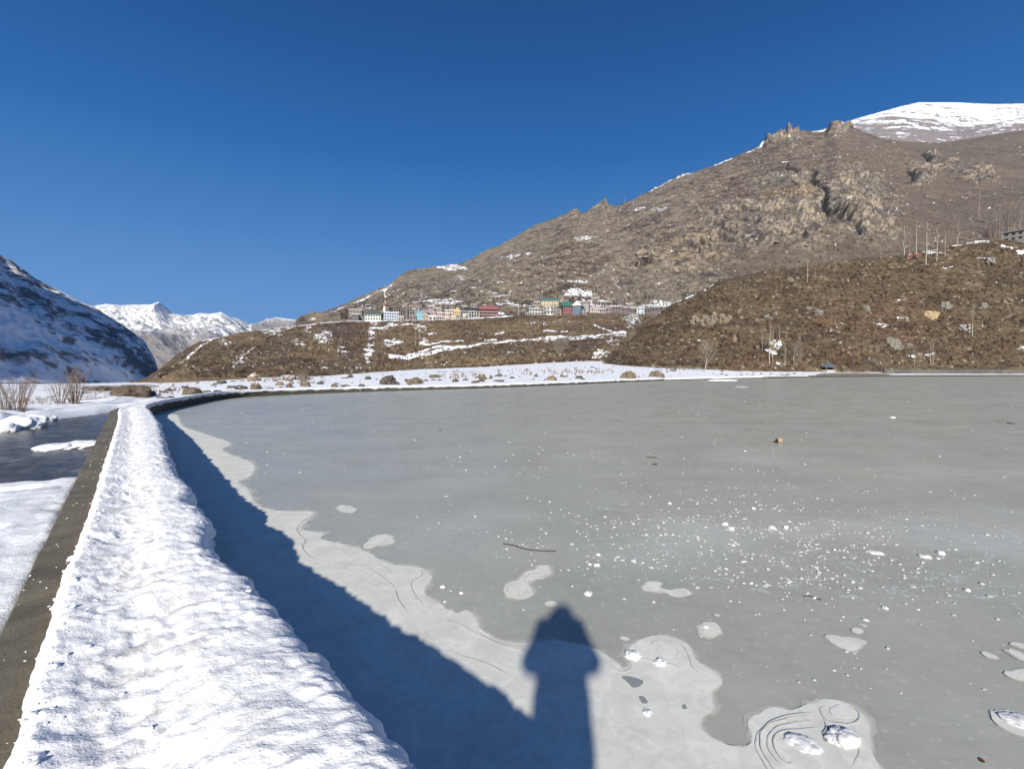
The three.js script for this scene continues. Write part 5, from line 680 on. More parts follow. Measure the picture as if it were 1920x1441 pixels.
function building(label, category, { px: [x0, x1], py: [top, base], z, hill: h, turn = 0, depth = 9, wall = [.5, .48, .44], roof, floors = 2, bays = 4, win = .5, frame = [.55, .53, .5], bands, balcony, name = 'house', under = 2.5, snow = false, door = false }) {
  const pc = (x0 + x1) / 2, p = h ? on(h, pc, base) : at(pc, base, z), k = -p.z / F, w = (x1 - x0) * k, H = (base - top) * k;
  const t = thing(name, label, category, [p.x, p.y, p.z]); faceCamera(t, turn); t.position.add(V(0, 0, -depth / 2).applyAxisAngle(V(0, 1, 0), t.rotation.y));
  box('wall', t, col(wall), w, H + under, depth, 0, (H - under) / 2, 0);
  const fh = H / floors, bw = w / bays;
  for (let f = 0; f < floors; f++) for (let b = 0; b < bays; b++) {
    if (door && f === 0 && b === Math.floor(bays / 2)) { const d = box('door', t, col([.12, .08, .06]), bw * .42, fh * .72, .14, -w / 2 + bw * (b + .5), fh * .36, depth / 2 + .03); continue; }
    const g = new THREE.Group(); const wn = box('window', t, col(frame), bw * win, fh * .52, .16, -w / 2 + bw * (b + .5), fh * (f + .54), depth / 2 + .02); box('pane', wn, GLASS, .8, .82, .4, 0, 0, .36);
  }
  for (const s of [-1, 1]) for (let f = 0; f < floors; f++) { const wn = box('window', t, col(frame), .16, fh * .5, depth * .22, s * (w / 2 + .02), fh * (f + .54), depth * .1); box('pane', wn, GLASS, .4, .8, .82, s * .36, 0, 0); }
  if (bands) for (let f = 1; f <= floors; f++) box('band', t, col(bands), w + .24, fh * .2, depth + .24, 0, fh * f - fh * .1, 0);
  if (balcony) for (let f = 1; f < floors + (balcony.top ? 1 : 0); f++) { const s = box('balcony', t, col(balcony.c), w * .98, .18, 1.3, 0, fh * f - .05, depth / 2 + .6); const rl = box('railing', s, col(balcony.c2 || balcony.c), 1, fh * .26 / .18, .05, 0, fh * .14 / .18 + .5, .46); for (let b = 0; b <= bays; b++) box('post', t, col(balcony.c2 || balcony.c), .14, fh, .14, -w * .48 + w * .96 * b / bays, fh * (f - .5), depth / 2 + 1.1); }
  if (roof) {
    const rh = roof.h * k, m = new THREE.MeshStandardMaterial({ color: rgb(...fade(roof.c)), roughness: .6, side: THREE.DoubleSide }); let g, o = roof.over ?? .6;
    if (roof.kind === 'hip') { g = mesh('roof', hipGeo(w + 2 * o, depth + 2 * o, rh), m, t); g.position.y = H + .01; }
    else if (roof.kind === 'gable') { const a = w / 2 + o; g = mesh('roof', prism([[-a, 0], [a, 0], [a, .22], [0, rh], [-a, .22]], depth + 2 * o), m, t); g.position.y = H + .01; }
    else if (roof.kind === 'side') { const a = depth / 2 + o; g = mesh('roof', prism([[-a, 0], [a, 0], [a, .22], [0, rh], [-a, .22]], w + 2 * o), m, t); g.rotation.y = Math.PI / 2; g.position.y = H + .01; }
    else if (roof.kind === 'shed') { const a = depth / 2 + o; g = mesh('roof', prism([[-a, 0], [a, rh], [a, rh + .25], [-a, .25]], w + 2 * o), m, t); g.rotation.y = Math.PI / 2; g.position.y = H + .01; }
    else { g = box('roof', t, m, w + 2 * o, .35, depth + 2 * o, 0, H + .18, 0); if (snow) { const c = box('snow_cover', t, col([.86, .88, .9]), w + 2 * o - .3, .3, depth + 2 * o - .3, 0, H + .5, 0); } }
  }
  return t;
}
function frameBuilding(label, { px: [x0, x1], py: [top, base], z, turn = 0, depth = 11, floors, bays, c, infill, under = 2.5 }) {
  const p = at((x0 + x1) / 2, base, z), k = -p.z / F, w = (x1 - x0) * k, H = (base - top) * k, t = thing('unfinished_building', label, 'building', [p.x, p.y, p.z]); faceCamera(t, turn); t.position.add(V(0, 0, -depth / 2).applyAxisAngle(V(0, 1, 0), t.rotation.y));
  const fh = H / floors; for (let f = 0; f <= floors; f++) box('slab', t, col(c), w + .5, .42, depth + .5, 0, fh * f, 0);
  for (let b = 0; b <= bays; b++) for (const s of [-1, 1]) box('column', t, col(c), .5, H + under, .5, -w / 2 + .25 + (w - .5) * b / bays, (H - under) / 2, s * (depth / 2 - .25));
  box('infill_wall', t, col(infill), w - .6, H - .5, .3, 0, H / 2, -depth / 2 + 1.4); box('infill_wall', t, col(infill), .3, H - .5, depth - 1.2, 0, H / 2, 0); box('base_wall', t, col(infill), w - .2, under, depth - .2, 0, -under / 2, 0);
  for (let f = 0; f < floors; f++) for (let b = 0; b < bays; b++) if ((f * 7 + b * 3) % 4 === 0) box('brick_panel', t, col(infill), w / bays - .6, fh * .45, .25, -w / 2 + w * (b + .5) / bays, fh * f + fh * .32, depth / 2 - .3);
  return t;
}
building('long brown stone house on the brow left of the village', 'house', { px: [564, 592], py: [603, 609], z: 350, floors: 1, bays: 7, wall: [.15, .11, .08], roof: { kind: 'flat', c: [.12, .09, .07], h: 1, over: .3 }, frame: [.07, .05, .04], depth: 7 });
building('ruined grey-purple stone house at the left end of the village', 'house', { px: [660, 672], py: [590, 604], z: 350, floors: 3, bays: 3, wall: [.19, .155, .15], roof: { kind: 'flat', c: [.25, .22, .2], h: 1, over: .3 }, frame: [.30, .27, .25], snow: true });
building('low snow-roofed house above the ruined stone house', 'house', { px: [655, 678], py: [581, 588], z: 372, floors: 1, bays: 4, wall: [.32, .27, .22], roof: { kind: 'flat', c: [.4, .4, .38], h: 1 }, snow: true });
building('white house with green hip roof left of the temple', 'house', { px: [684, 714], py: [589, 600.5], z: 352, turn: -.25, floors: 2, bays: 6, wall: [.62, .66, .58], roof: { kind: 'hip', c: [.11, .16, .12], h: 9, over: .9 }, frame: [.22, .3, .25], depth: 10 });
building('small orange-red house squeezed beside the temple', 'house', { px: [709, 719], py: [583, 600], z: 358, floors: 3, bays: 2, wall: [.50, .20, .12], roof: { kind: 'flat', c: [.45, .2, .14], h: 1, over: .2 }, depth: 6 });
building('pale blue three-storey house with white bands', 'house', { px: [720.5, 747], py: [586, 601], z: 352, turn: .15, floors: 3, bays: 6, wall: [.40, .53, .66], bands: [.82, .85, .88], roof: { kind: 'flat', c: [.7, .74, .78], h: 1, over: .5 }, frame: [.16, .2, .26], snow: true });
{ // temple spire
  const p = at(720.5, 600, 362), k = -p.z / F, t = thing('temple', 'white conical temple spire beside the mast', 'temple', [p.x, p.y, p.z]); const m = std(.80, .77, .68);
  const pr = []; for (let i = 0; i <= 24; i++) { const u = i / 24; pr.push(new THREE.Vector2(1.75 * Math.pow(1 - u, .8) + .10 + .05 * (i % 2), 3.2 + u * 7)); } mesh('spire', new THREE.LatheGeometry(pr, 8), m, t); box('base', t, m, 3.9, 5.4, 3.9, 0, .6, 0); mesh('finial', new THREE.SphereGeometry(.32, 12, 8), std(.7, .5, .15), t).position.y = 10.5; box('door', t, col([.2, .1, .06]), 1, 1.9, .2, 0, .95, 1.96);
}
{ // mast
  const p = at(722.5, 597, 366), k = -p.z / F, H = 55 * k, t = thing('radio_mast', 'tall thin red and white lattice mast behind the temple', 'mast', [p.x, p.y, p.z]); const R = std(.35, .12, .10), W = std(.75, .74, .72);
  const leg = (i, f) => V(Math.cos(i * 1.5708 + .78) * lerp(.9, .18, f), f * H, Math.sin(i * 1.5708 + .78) * lerp(.9, .18, f)), n = 10;
  for (let s = 0; s < n; s++) { const l = []; for (let i = 0; i < 4; i++) { const a = leg(i, s / n), b = leg(i, (s + 1) / n), c = leg((i + 1) % 4, s / n), d = leg((i + 1) % 4, (s + 1) / n); l.push([a, b, .08, .08, 4], [a, d, .04, .04, 4], [c, b, .04, .04, 4], [b, d, .04, .04, 4]); } mesh('mast_section', limbGeo(l), s & 1 ? W : R, t); }
  for (const [y, a] of [[.97, 0], [.9, 2], [.82, 4], [.74, 1], [.95, 3]]) { const d = mesh('antenna', new THREE.CylinderGeometry(.55, .55, .35, 16), W, t); d.rotation.set(Math.PI / 2, 0, a, 'YXZ'); d.rotation.y = a; d.position.set(Math.cos(a) * .7, y * H, Math.sin(a) * .7); } const tip = mesh('lightning_rod', new THREE.CylinderGeometry(.07, .09, 3, 6), W, t); tip.position.y = H + 1.5;
}
frameBuilding('unfinished red brick building, five storeys, nearer the temple', { px: [737, 761], py: [576, 599], z: 362, turn: .35, floors: 5, bays: 5, c: [.34, .26, .22], infill: [.17, .10, .08] });
frameBuilding('unfinished grey concrete building behind the red brick one', { px: [762, 779], py: [575, 599], z: 366, turn: .3, floors: 5, bays: 3, c: [.38, .36, .33], infill: [.13, .10, .09] });
building('narrow bright turquoise house', 'house', { px: [781.5, 793], py: [584.5, 602], z: 352, floors: 3, bays: 3, wall: [.16, .55, .66], roof: { kind: 'flat', c: [.2, .6, .7], h: 1, over: .3 }, frame: [.6, .75, .8], depth: 8 });
building('small orange house right of the turquoise one', 'house', { px: [794, 803], py: [590.5, 601.5], z: 352, floors: 2, bays: 2, wall: [.55, .35, .17], roof: { kind: 'flat', c: [.6, .5, .4], h: 1, over: .2 }, depth: 7 });
building('low white shop with a wide dark opening', 'house', { px: [803.5, 818], py: [592.5, 601.5], z: 352, floors: 1, bays: 2, win: .7, wall: [.72, .73, .70], roof: { kind: 'flat', c: [.75, .76, .76], h: 1 }, depth: 7, snow: true });
building('small house with pink metal roof behind the white shop', 'house', { px: [808, 818], py: [588, 594], z: 372, floors: 1, bays: 2, wall: [.5, .42, .4], roof: { kind: 'gable', c: [.50, .22, .25], h: 5, over: .4 }, depth: 7 });
building('pale pink two-storey house, left of two', 'house', { px: [820, 831], py: [587, 601], z: 352, turn: .1, floors: 2, bays: 3, wall: [.62, .44, .37], roof: { kind: 'flat', c: [.66, .55, .48], h: 1 }, snow: true, balcony: { c: [.7, .6, .55] } });
building('pale pink two-storey house, right of two', 'house', { px: [832, 843], py: [588, 601], z: 354, turn: -.1, floors: 2, bays: 3, wall: [.66, .50, .42], roof: { kind: 'flat', c: [.62, .50, .42], h: 1 }, snow: true });
building('peach house stepped behind the pale pink ones', 'house', { px: [834, 852], py: [582, 592], z: 374, floors: 2, bays: 4, wall: [.66, .52, .36], roof: { kind: 'flat', c: [.7, .6, .5], h: 1 }, snow: true });
building('yellow house with a steep gable', 'house', { px: [851, 864], py: [584, 600], z: 356, floors: 3, bays: 3, wall: [.68, .46, .16], roof: { kind: 'gable', c: [.66, .47, .2], h: 8, over: .3 }, depth: 9 });
building('long low cream house before the yellow gable', 'house', { px: [845, 873], py: [592.5, 600.5], z: 349, floors: 1, bays: 7, wall: [.70, .58, .38], roof: { kind: 'flat', c: [.75, .7, .6], h: 1, over: .3 }, depth: 6 });
building('dark timber house with white upper floor', 'house', { px: [864, 876], py: [582, 599], z: 360, floors: 3, bays: 3, wall: [.10, .09, .09], bands: [.75, .75, .73], roof: { kind: 'side', c: [.06, .055, .06], h: 4 } });
building('long house with dark slate roof behind the concrete frame', 'house', { px: [872, 906], py: [581, 592], z: 376, floors: 2, bays: 6, wall: [.30, .26, .24], roof: { kind: 'side', c: [.075, .06, .065], h: 6 }, depth: 11 });
frameBuilding('unfinished pale concrete frame house near the red hotel', { px: [878, 899], py: [584, 599], z: 350, turn: -.12, floors: 3, bays: 4, c: [.50, .49, .47], infill: [.16, .15, .16] });
building('large red-roofed hotel with red brick balconies', 'hotel', { px: [900, 936], py: [580, 596], z: 354, turn: .18, floors: 3, bays: 8, wall: [.30, .12, .10], roof: { kind: 'hip', c: [.52, .12, .13], h: 9, over: 1.4 }, frame: [.55, .42, .36], balcony: { c: [.48, .34, .30], c2: [.40, .20, .17] }, depth: 12, name: 'hotel' });
building('long pale terraced house stepping down to the left', 'house', { px: [992, 1019], py: [578, 591], z: 350, turn: .2, floors: 2, bays: 5, wall: [.52, .49, .43], bands: [.72, .70, .65], roof: { kind: 'flat', c: [.66, .64, .6], h: 1, over: .5 }, frame: [.10, .09, .08], win: .66 });
building('white two-storey house right of the terraced house', 'house', { px: [1019, 1044], py: [574.5, 591], z: 352, turn: -.12, floors: 2, bays: 4, wall: [.72, .70, .66], roof: { kind: 'flat', c: [.62, .60, .56], h: 1, over: .4 }, frame: [.2, .2, .22], balcony: { c: [.7, .68, .66] }, win: .45 });
building('long cream building with teal roof above the white house', 'building', { px: [1014, 1047], py: [563.5, 573], hill: A, floors: 2, bays: 7, win: .34, wall: [.70, .55, .30], roof: { kind: 'side', c: [.07, .24, .24], h: 6.5, over: .7 }, frame: [.3, .25, .2], depth: 12, name: 'building' });
building('pinkish end block of the teal-roofed building', 'building', { px: [1048, 1056], py: [563, 573], hill: A, floors: 2, bays: 2, wall: [.66, .42, .33], roof: { kind: 'flat', c: [.5, .35, .3], h: 1, over: .3 }, depth: 8, name: 'building' });
building('red-brown house under a bright green roof, left half', 'house', { px: [1056, 1074], py: [573.5, 592], z: 352, turn: .3, floors: 3, bays: 4, wall: [.42, .13, .11], roof: { kind: 'side', c: [.03, .27, .16], h: 9, over: .9 }, frame: [.13, .09, .09], bands: [.16, .12, .13], depth: 10 });
building('blue house with white gable and green roof, right half', 'house', { px: [1074, 1089], py: [573, 593], z: 350, turn: -.2, floors: 3, bays: 3, wall: [.10, .19, .30], roof: { kind: 'gable', c: [.70, .72, .68], h: 9, over: .7 }, frame: [.6, .65, .7], depth: 12, under: 4 });
building('small cream and orange house with a white fence of snow', 'house', { px: [1099, 1112], py: [576, 586], hill: A, turn: .15, floors: 1, bays: 3, wall: [.68, .52, .30], roof: { kind: 'flat', c: [.55, .33, .22], h: 1, over: .5 }, depth: 8 });
building('pale grey house right of the cream and orange one', 'house', { px: [1112, 1124], py: [577, 586], hill: A, floors: 1, bays: 3, wall: [.55, .52, .48], roof: { kind: 'flat', c: [.62, .52, .46], h: 1, over: .5 }, depth: 8, snow: true });
building('small white and blue house in the snowy notch', 'house', { px: [1194, 1208], py: [579, 590], z: 372, floors: 2, bays: 2, win: .3, wall: [.64, .72, .76], roof: { kind: 'gable', c: [.40, .46, .52], h: 5, over: .5 }, frame: [.3, .4, .5], bands: [.28, .36, .42], depth: 8, under: 5 });
[[1148, 1164, 575, 582, 'old stone house row right of the cream house, first'], [1166, 1181, 577, 585, 'old stone house row before the snowy notch, second'], [1182, 1193, 578, 587, 'old stone house row beside the white and blue house, third'], [1210, 1222, 577, 588, 'dark purple-grey stone house right of the white and blue one'], [1224, 1238, 576, 585, 'low dark stone house at the edge of the grassy hill']].forEach(([a, b, t, y, label], i) => building(label, 'house', { px: [a, b], py: [t, y], z: 376, floors: 1, bays: 3, wall: [.17 + .02 * (i % 3), .14, .135], roof: { kind: 'flat', c: [.3, .27, .25], h: 1, over: .4 }, frame: [.06, .05, .05], depth: 7, snow: i % 2 === 0, under: 5 }));
[[775, 788, 566, 570, 'low terrace house on the snowy slope, left'], [812, 828, 577, 581, 'low snow-roofed house above the pink houses'], [690, 700, 578, 583, 'small snow-roofed house behind the green-roofed one'], [1140, 1152, 561, 565, 'small hut among the grove poplars']].forEach(([a, b, t, y, label]) => building(label, 'house', { px: [a, b], py: [t, y], hill: A, floors: 1, bays: 3, wall: [.30, .25, .21], roof: { kind: 'flat', c: [.5, .48, .46], h: 1, over: .4 }, depth: 7, snow: true }));
building('grey hilltop house with slanting roof at the right edge', 'house', { px: [1888, 1926], py: [431, 448], hill: C, turn: -.25, floors: 2, bays: 4, wall: [.30, .28, .25], roof: { kind: 'shed', c: [.42, .42, .42], h: 4, over: .8 }, frame: [.12, .11, .1], bands: [.42, .35, .25], depth: 8, under: 4 });
[[672, 683, 592, 602, [.30, .25, .22], 2, 2, 'narrow brown-grey house between the ruin and the green-roofed house', 356], [747, 757, 594, 602, [.42, .38, .34], 1, 2, 'low grey store in front of the red brick frame', 350], [768, 780, 592, 602, [.24, .17, .15], 2, 2, 'dark brown house left of the turquoise one', 351], [856, 866, 593, 602, [.46, .40, .30], 1, 2, 'low ochre annex under the yellow gable', 347], [868, 878, 591, 602, [.36, .30, .27], 2, 2, 'brown house right of the long cream house', 351], [1046, 1056, 580, 592, [.34, .28, .25], 2, 2, 'brown narrow house between the white house and the green roof', 356], [1089, 1098, 580, 591, [.40, .34, .30], 2, 2, 'tan narrow house right of the blue house', 354], [1124, 1136, 579, 586, [.34, .28, .24], 1, 3, 'low brown house among the snow right of the pale grey one', 374], [1136, 1147, 577, 584, [.26, .21, .20], 1, 2, 'low dark house before the old stone row', 378], [985, 994, 585, 592, [.38, .34, .30], 1, 2, 'small shed left of the pale terraced house', 350]].forEach(([a, b, t, y, w, f, n, label, z], i) => building(label, 'house', { px: [a, b], py: [t, y], z, turn: .4 * noise(i * 1.7, 5), floors: f, bays: n, wall: w, roof: i % 3 ? { kind: 'flat', c: [.5, .47, .44], h: 1, over: .3 } : { kind: 'side', c: [.22, .17, .15], h: 3, over: .4 }, frame: [.2, .18, .16], depth: 7, snow: i % 3 === 1 }));
[[676, 688, 580, 587, [.30, .26, .23], 'low brown house with snowy roof above the ruined house', 376], [726, 737, 579, 587, [.28, .20, .16], 'brown brick house behind the pale blue one', 380], [779, 790, 576, 584, [.34, .30, .27], 'grey-brown house behind the turquoise one', 384], [790, 801, 579, 587, [.42, .38, .33], 'tan house behind the small orange one', 380], [801, 812, 574, 580, [.38, .32, .30], 'small grey house up the snowy terraces', 392], [818, 829, 580, 586, [.46, .40, .36], 'pale house behind the left pink one', 384], [843, 853, 574, 581, [.36, .31, .27], 'brown house on the slope behind the peach one', 392], [866, 876, 574, 580, [.24, .20, .19], 'dark house up behind the dark timber house', 392], [884, 895, 570, 576, [.33, .29, .26], 'grey house on the slope behind the slate roof', 398], [1056, 1066, 562, 569, [.38, .33, .28], 'tan house above the green roof', 404], [1002, 1012, 566, 572, [.30, .25, .22], 'brown house left of the teal-roofed building', 402], [1094, 1104, 565, 571, [.40, .36, .33], 'grey house above the tan narrow house', 404], [1158, 1169, 568, 573, [.30, .26, .24], 'stone hut above the old stone row, left', 404], [1176, 1187, 570, 575, [.36, .31, .28], 'stone hut above the old stone row, right', 404]].forEach(([a, b, t, y, w, label, z], i) => building(label, 'house', { px: [a, b], py: [t, y], z, turn: .5 * noise(i * 2.3, 8), floors: y - t > 7 ? 2 : 1, bays: 2 + i % 2, wall: w, roof: i % 3 ? { kind: 'flat', c: [.5, .47, .44], h: 1, over: .4 } : { kind: 'side', c: [.26, .19, .17], h: 3, over: .5 }, frame: [.2, .18, .16], depth: 7, under: 6, snow: i % 3 === 1 }));
function pole(label, px, base, top, z, c, arm) { const p = at(px, base, z), H = heightOf(p, base, top), t = thing('utility_pole', label, 'pole', [p.x, p.y, p.z]); const m = mesh('shaft', new THREE.CylinderGeometry(z < 100 ? .025 : .12, z < 100 ? .03 : .18, H + 2, 10), std(...c), t); m.position.y = H / 2 - 1; if (arm) { const a = box('crossarm', t, std(...c), 2.4, .16, .16, 0, H - .6, 0); } return t; }
pole('thick brown post on the brow between yellow house and concrete frame', 876.5, 604, 585, 344, [.17, .11, .08]);
pole('pale pole with a cross-arm on the brow right of the red hotel', 972.5, 594, 571, 348, [.55, .5, .45], true);
pole('thin marker post on the snow behind the lake wall', 675, 722, 709, 52, [.25, .22, .2]);
{ // white van
  const p = at(940, 590.5, 352), t = thing('van', 'small white van parked beside the red-roofed hotel', 'van', [p.x, p.y + .1, p.z], .3); const w = std(.75, .76, .77), b = mesh('body', prism([[-2, .35], [2, .35], [2, 1.1], [1.4, 1.2], [.9, 1.85], [-1.9, 1.9], [-2, 1.5]], 1.6), w, t); for (const x of [-1.2, 1.2]) for (const s of [-1, 1]) { const k = mesh('wheel', new THREE.CylinderGeometry(.33, .33, .22, 18), std(.03, .03, .03), t); k.rotation.x = Math.PI / 2; k.position.set(x, .33, s * .75); } for (const s of [-1, 1]) box('window', t, GLASS, 2.2, .5, .04, -.4, 1.5, s * .81); }

// ---------------------------------------------------------------- the shore: shelter, stone wall, handrail
{ const p = onGround(1553, 697.5), k = -p.z / F, R = 16.5 * k, h = 8.5 * k, t = thing('shelter', 'open lakeside shelter with a blue-grey pyramid roof', 'shelter', [p.x, p.y, p.z], .3); const wood = std(.20, .15, .11);
  const pos = [], roof = new THREE.CylinderGeometry(.12, R, h, 6, 1, false); const r = mesh('roof', roof, std(.105, .135, .16, { roughness: .6 }), t); r.position.y = 10.5 * k + h / 2; const e = mesh('eaves', new THREE.CylinderGeometry(R * 1.0, R * .97, .22, 6), std(.10, .14, .18), t); e.position.y = 10.5 * k - .1; mesh('finial', new THREE.SphereGeometry(.2, 10, 8), wood, t).position.y = 10.5 * k + h + .1;
  for (let i = 0; i < 6; i++) { const a = (i + .0) / 6 * 6.283, q = mesh('post', new THREE.CylinderGeometry(.11, .12, 10.5 * k, 8), wood, t); q.position.set(Math.sin(a) * R * .8, 5.25 * k, Math.cos(a) * R * .8); const b = (i + .5) / 6 * 6.283; if (i !== 1) { const s = box('bench', t, wood, R * .74, .10, .42, Math.sin(b) * R * .66, .48, Math.cos(b) * R * .66); s.rotation.y = b; const d = box('balustrade', t, std(.42, .40, .37), R * .74, .75, .10, Math.sin(b) * R * .72, .38, Math.cos(b) * R * .72); d.rotation.y = b; } }
  box('floor', t, std(.35, .33, .31), R * 1.7, .3, R * 1.7, 0, -.08, 0); }
{ const A0 = at(1662, 697, 158), B0 = at(1935, 698, 161), B1 = at(2300, 699, 163), t = thing('stone_wall', 'long low grey stone wall along the far right shore', 'wall', [A0.x, A0.y - .3, A0.z]); const ends = [A0, B0, B1], r = rng(4);
  for (let q = 0; q < 2; q++) { const a = ends[q], b = ends[q + 1], L = Math.hypot(b.x - a.x, b.z - a.z), n = Math.round(L / 2.6), ang = -Math.atan2(b.z - a.z, b.x - a.x); for (let i = 0; i < n; i++) { const x = lerp(a.x, b.x, (i + .5) / n) - A0.x, z = lerp(a.z, b.z, (i + .5) / n) - A0.z, g = .10 + .06 * r(); const s = box('stone_block', t, col([+(g * 1.02).toFixed(2), +(g * .95).toFixed(2), +(g * .82).toFixed(2)]), L / n - .05, 1.05 + .2 * r(), .55, x, .25, z); s.rotation.y = ang; const c = box('coping', t, col([.15, .135, .11]), L / n + .0, .16, .68, x, .88 + .1 * r(), z); c.rotation.y = ang; } }
  box('end_pillar', t, col([.12, .1, .09]), 1, 1.9, .8, -.4, .5, 0); }
{ // steps with a rail running down to the shore
  const P = [[1616, 674], [1628, 682], [1640, 690], [1652, 697]].map(([x, y]) => { const p = on(C, x, Math.min(y, 690)); return y > 690 ? onGround(x, 698) : p; }), l = [], base = P[3], t = thing('handrail', 'dark stepped rail running down the hill foot to the shore', 'railing', [base.x, base.y, base.z]); const loc = P.map((p) => p.clone().sub(base)); const m = std(.06, .055, .05);
  for (let i = 0; i < 3; i++) { const a = loc[i].clone(), b = loc[i + 1].clone(); a.y += 1; b.y += 1; mesh('rail', limbGeo([[a, b, .14, .14, 6]]), m, t); a.y -= .55; b.y -= .55; mesh('rail', limbGeo([[a, b, .12, .12, 6]]), m, t); } for (const p of loc) mesh('post', limbGeo([[p.clone().add(V(0, -.5, 0)), p.clone().add(V(0, 1.1, 0)), .16, .16, 6]]), m, t); }
{ // reddish fence on the crest
  const t0 = on(C, 1700, 484), t = thing('fence', 'low reddish fence on the hill crest before the poplars', 'fence', [t0.x, t0.y, t0.z]); const m = std(.42, .14, .11); for (let i = 0; i < 9; i++) { const p = on(C, 1699 + i * 2.9, 484 - i * .5).sub(t0); mesh('picket', limbGeo([[p.clone().add(V(0, -.4, 0)), p.clone().add(V(0, 1.5, 0)), .12, .1, 5]]), m, t); } const a = on(C, 1699, 484).sub(t0), b = on(C, 1722, 480).sub(t0); for (const y of [.7, 1.3]) mesh('rail', limbGeo([[a.clone().add(V(0, y, 0)), b.clone().add(V(0, y, 0)), .1, .1, 5]]), m, t); }

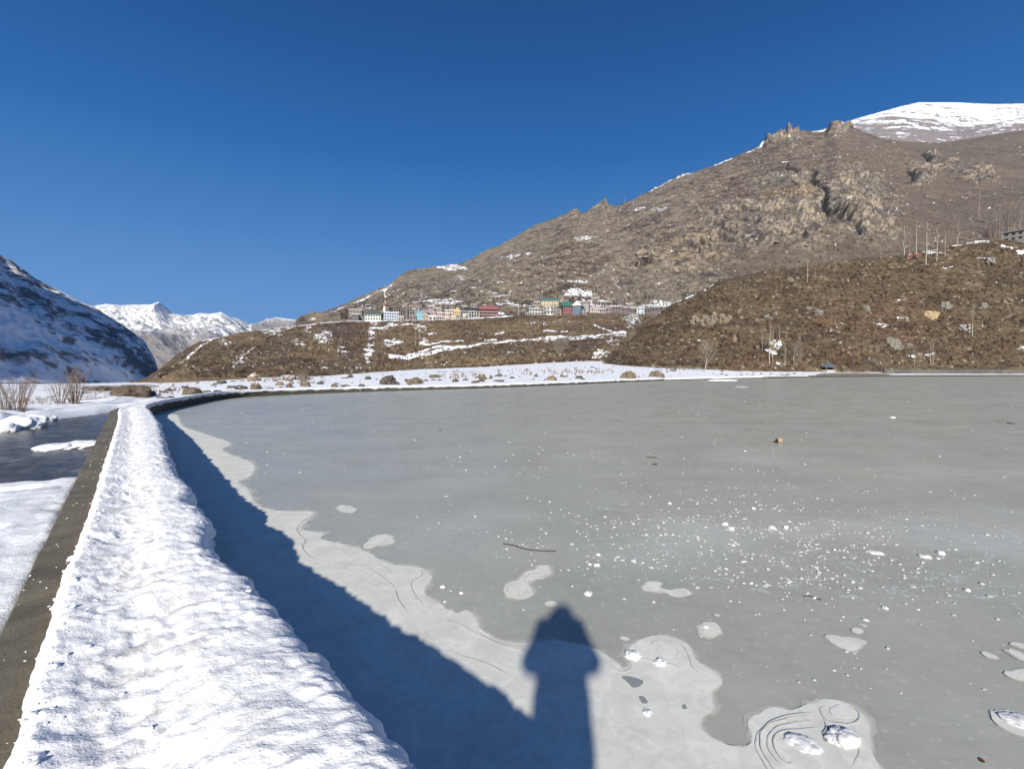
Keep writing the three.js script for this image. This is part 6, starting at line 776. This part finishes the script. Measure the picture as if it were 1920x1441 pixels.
// ---------------------------------------------------------------- the photographer, whose shadow falls on the ice
{
  const fz = .30, s0 = -.24, fx = -.03, y0 = .70 + snowTop(fx, fz, s0, -.18) + .05, sdf = [];
  const bones = (list) => (x, y, z, k) => { let d = 9; for (const [a, b, ra, rb] of list) { const bx = b[0] - a[0], by = b[1] - a[1], bz = b[2] - a[2], t = clamp(((x - a[0]) * bx + (y - a[1]) * by + (z - a[2]) * bz) / (bx * bx + by * by + bz * bz || 1)); const e = Math.hypot(x - a[0] - bx * t, y - a[1] - by * t, z - a[2] - bz * t) - lerp(ra, rb, t); const h = clamp(.5 + .5 * (d - e) / k); d = lerp(d, e, h) - k * h * (1 - h); } return d; };
  function march(f, c, half, res, k) { const mc = new MarchingCubes(res, new THREE.MeshStandardMaterial(), false, false, 400000); mc.isolation = 0; for (let z = 0; z < res; z++) for (let y = 0; y < res; y++) for (let x = 0; x < res; x++) mc.field[x + y * res + z * res * res] = -f(c[0] + (x - res / 2) / (res / 2) * half, c[1] + (y - res / 2) / (res / 2) * half, c[2] + (z - res / 2) / (res / 2) * half, k); mc.update(); const n = mc.count, g = new THREE.BufferGeometry(), p = new Float32Array(n * 3), q = new Float32Array(n * 3); for (let i = 0; i < n; i++) for (let j = 0; j < 3; j++) { p[3 * i + j] = c[j] + mc.positionArray[3 * i + j] * half; q[3 * i + j] = mc.normalArray[3 * i + j]; } g.setAttribute('position', new THREE.BufferAttribute(p, 3)); g.setAttribute('normal', new THREE.BufferAttribute(q, 3)); return g; }
  const L = []; for (const s of [-1, 1]) L.push([[s * .11, .06, -.12], [s * .10, .07, .06], .045, .05], [[s * .10, .10, .03], [s * .10, .49, -.01], .06, .075], [[s * .10, .49, -.01], [s * .09, .92, 0], .08, .11], [[s * .07, .86, 0], [s * .075, 1.10, 0], .15, .135], [[s * .075, 1.10, 0], [s * .085, 1.38, 0], .13, .115], [[s * .15, 1.42, 0], [s * .25, 1.31, -.05], .09, .078], [[s * .25, 1.31, -.05], [s * .17, 1.53, -.17], .080, .060], [[s * .17, 1.53, -.17], [s * .115, 1.535, -.215], .052, .036]);
  L.push([[0, 1.38, .01], [0, 1.54, .01], .13, .115]);
  const body = march(bones(L), [0, .86, 0], .98, 118, .05);
  // head in a hood, with a face
  const H = bones([[[0, 1.60, -.01], [0, 1.65, 0], .095, .10], [[0, 1.55, -.045], [0, 1.535, -.05], .05, .045], [[0, 1.60, .03], [0, 1.72, .04], .130, .112], [[0, 1.46, .03], [0, 1.62, .04], .165, .150]]);
  const face1 = (x, y, z) => { let d = H(x, y, z, .03); const cut = Math.max(-(Math.hypot(x / .078, (y - 1.595) / .105, (z + .13) / .09) - 1) * .07, -9); d = Math.max(d, cut); const fc = bones([[[0, 1.62, -.015], [0, 1.545, -.03], .082, .055], [[0, 1.615, -.092], [0, 1.578, -.113], .012, .016], [[-.022, 1.542, -.088], [.022, 1.542, -.088], .010, .010], [[-.034, 1.618, -.083], [-.034, 1.619, -.083], .014, .014], [[.034, 1.618, -.083], [.034, 1.619, -.083], .014, .014], [[-.05, 1.642, -.083], [.05, 1.642, -.083], .012, .012]])(x, y, z, .012); return Math.min(d, fc); };
  const head = march(face1, [0, 1.61, -.01], .24, 96, .02), parts = [body, head];
  for (const s of [-1, 1]) { const f = []; const w = [s * .118, 1.53, -.21]; f.push([w, [s * .095, 1.565, -.232], .030, .036]); for (let i = 0; i < 4; i++) { const y = 1.535 + i * .021, len = [.9, 1, 1.05, .95][i]; const a = [s * .092, y, -.238], b = [s * .083, y + .006, -.238 - .040 * len], c = [s * .060, y + .008, -.238 - .058 * len]; f.push([a, b, .0095, .009], [b, c, .009, .0082]); } f.push([[s * .088, 1.545, -.22], [s * .068, 1.553, -.232], .012, .010], [[s * .068, 1.553, -.232], [s * .050, 1.566, -.242], .010, .009]); parts.push(march(bones(f), [s * .08, 1.55, -.24], .11, 72, .008)); }
  const g = mergeGeometries(parts); paint(g, (x, y, z) => { if (Math.hypot(x / .075, (y - 1.59) / .095) < 1 && z < -.045 && Math.abs(x) < .08) return y < 1.548 && y > 1.536 && z < -.085 ? [.35, .15, .12] : Math.hypot(Math.abs(x) - .034, y - 1.618) < .008 ? [.03, .02, .02] : [.42, .27, .19]; if (z < -.20 && y > 1.49) return [.42, .27, .19]; if (y < .14) return [.05, .035, .025]; if (y < .84) return [.035, .045, .075]; return [.05, .06, .085]; });
  const m = mesh('person', g, vcol({ roughness: .85 })); m.position.set(fx, y0 - .03, fz); m.scale.set(1, 1.03, 1); tag(m, 'photographer in a dark hooded jacket, phone raised in both hands, casting the shadow', 'person');
  const ph = thing('phone', 'dark phone held up by the photographer behind the view', 'phone', [0, EYE - .03, .035]); box('body', ph, std(.04, .04, .045, { roughness: .4 }), .155, .074, .0085, 0, 0, 0); const sc = box('screen', ph, std(.02, .02, .025, { roughness: .15 }), .148, .068, .001, 0, 0, .0052); const ls = mesh('lens', new THREE.CylinderGeometry(.006, .006, .003, 16), std(.01, .01, .012, { roughness: .1 }), ph); ls.rotation.x = Math.PI / 2; ls.position.set(.05, .026, -.0055);
}
renderer.render(scene, camera);
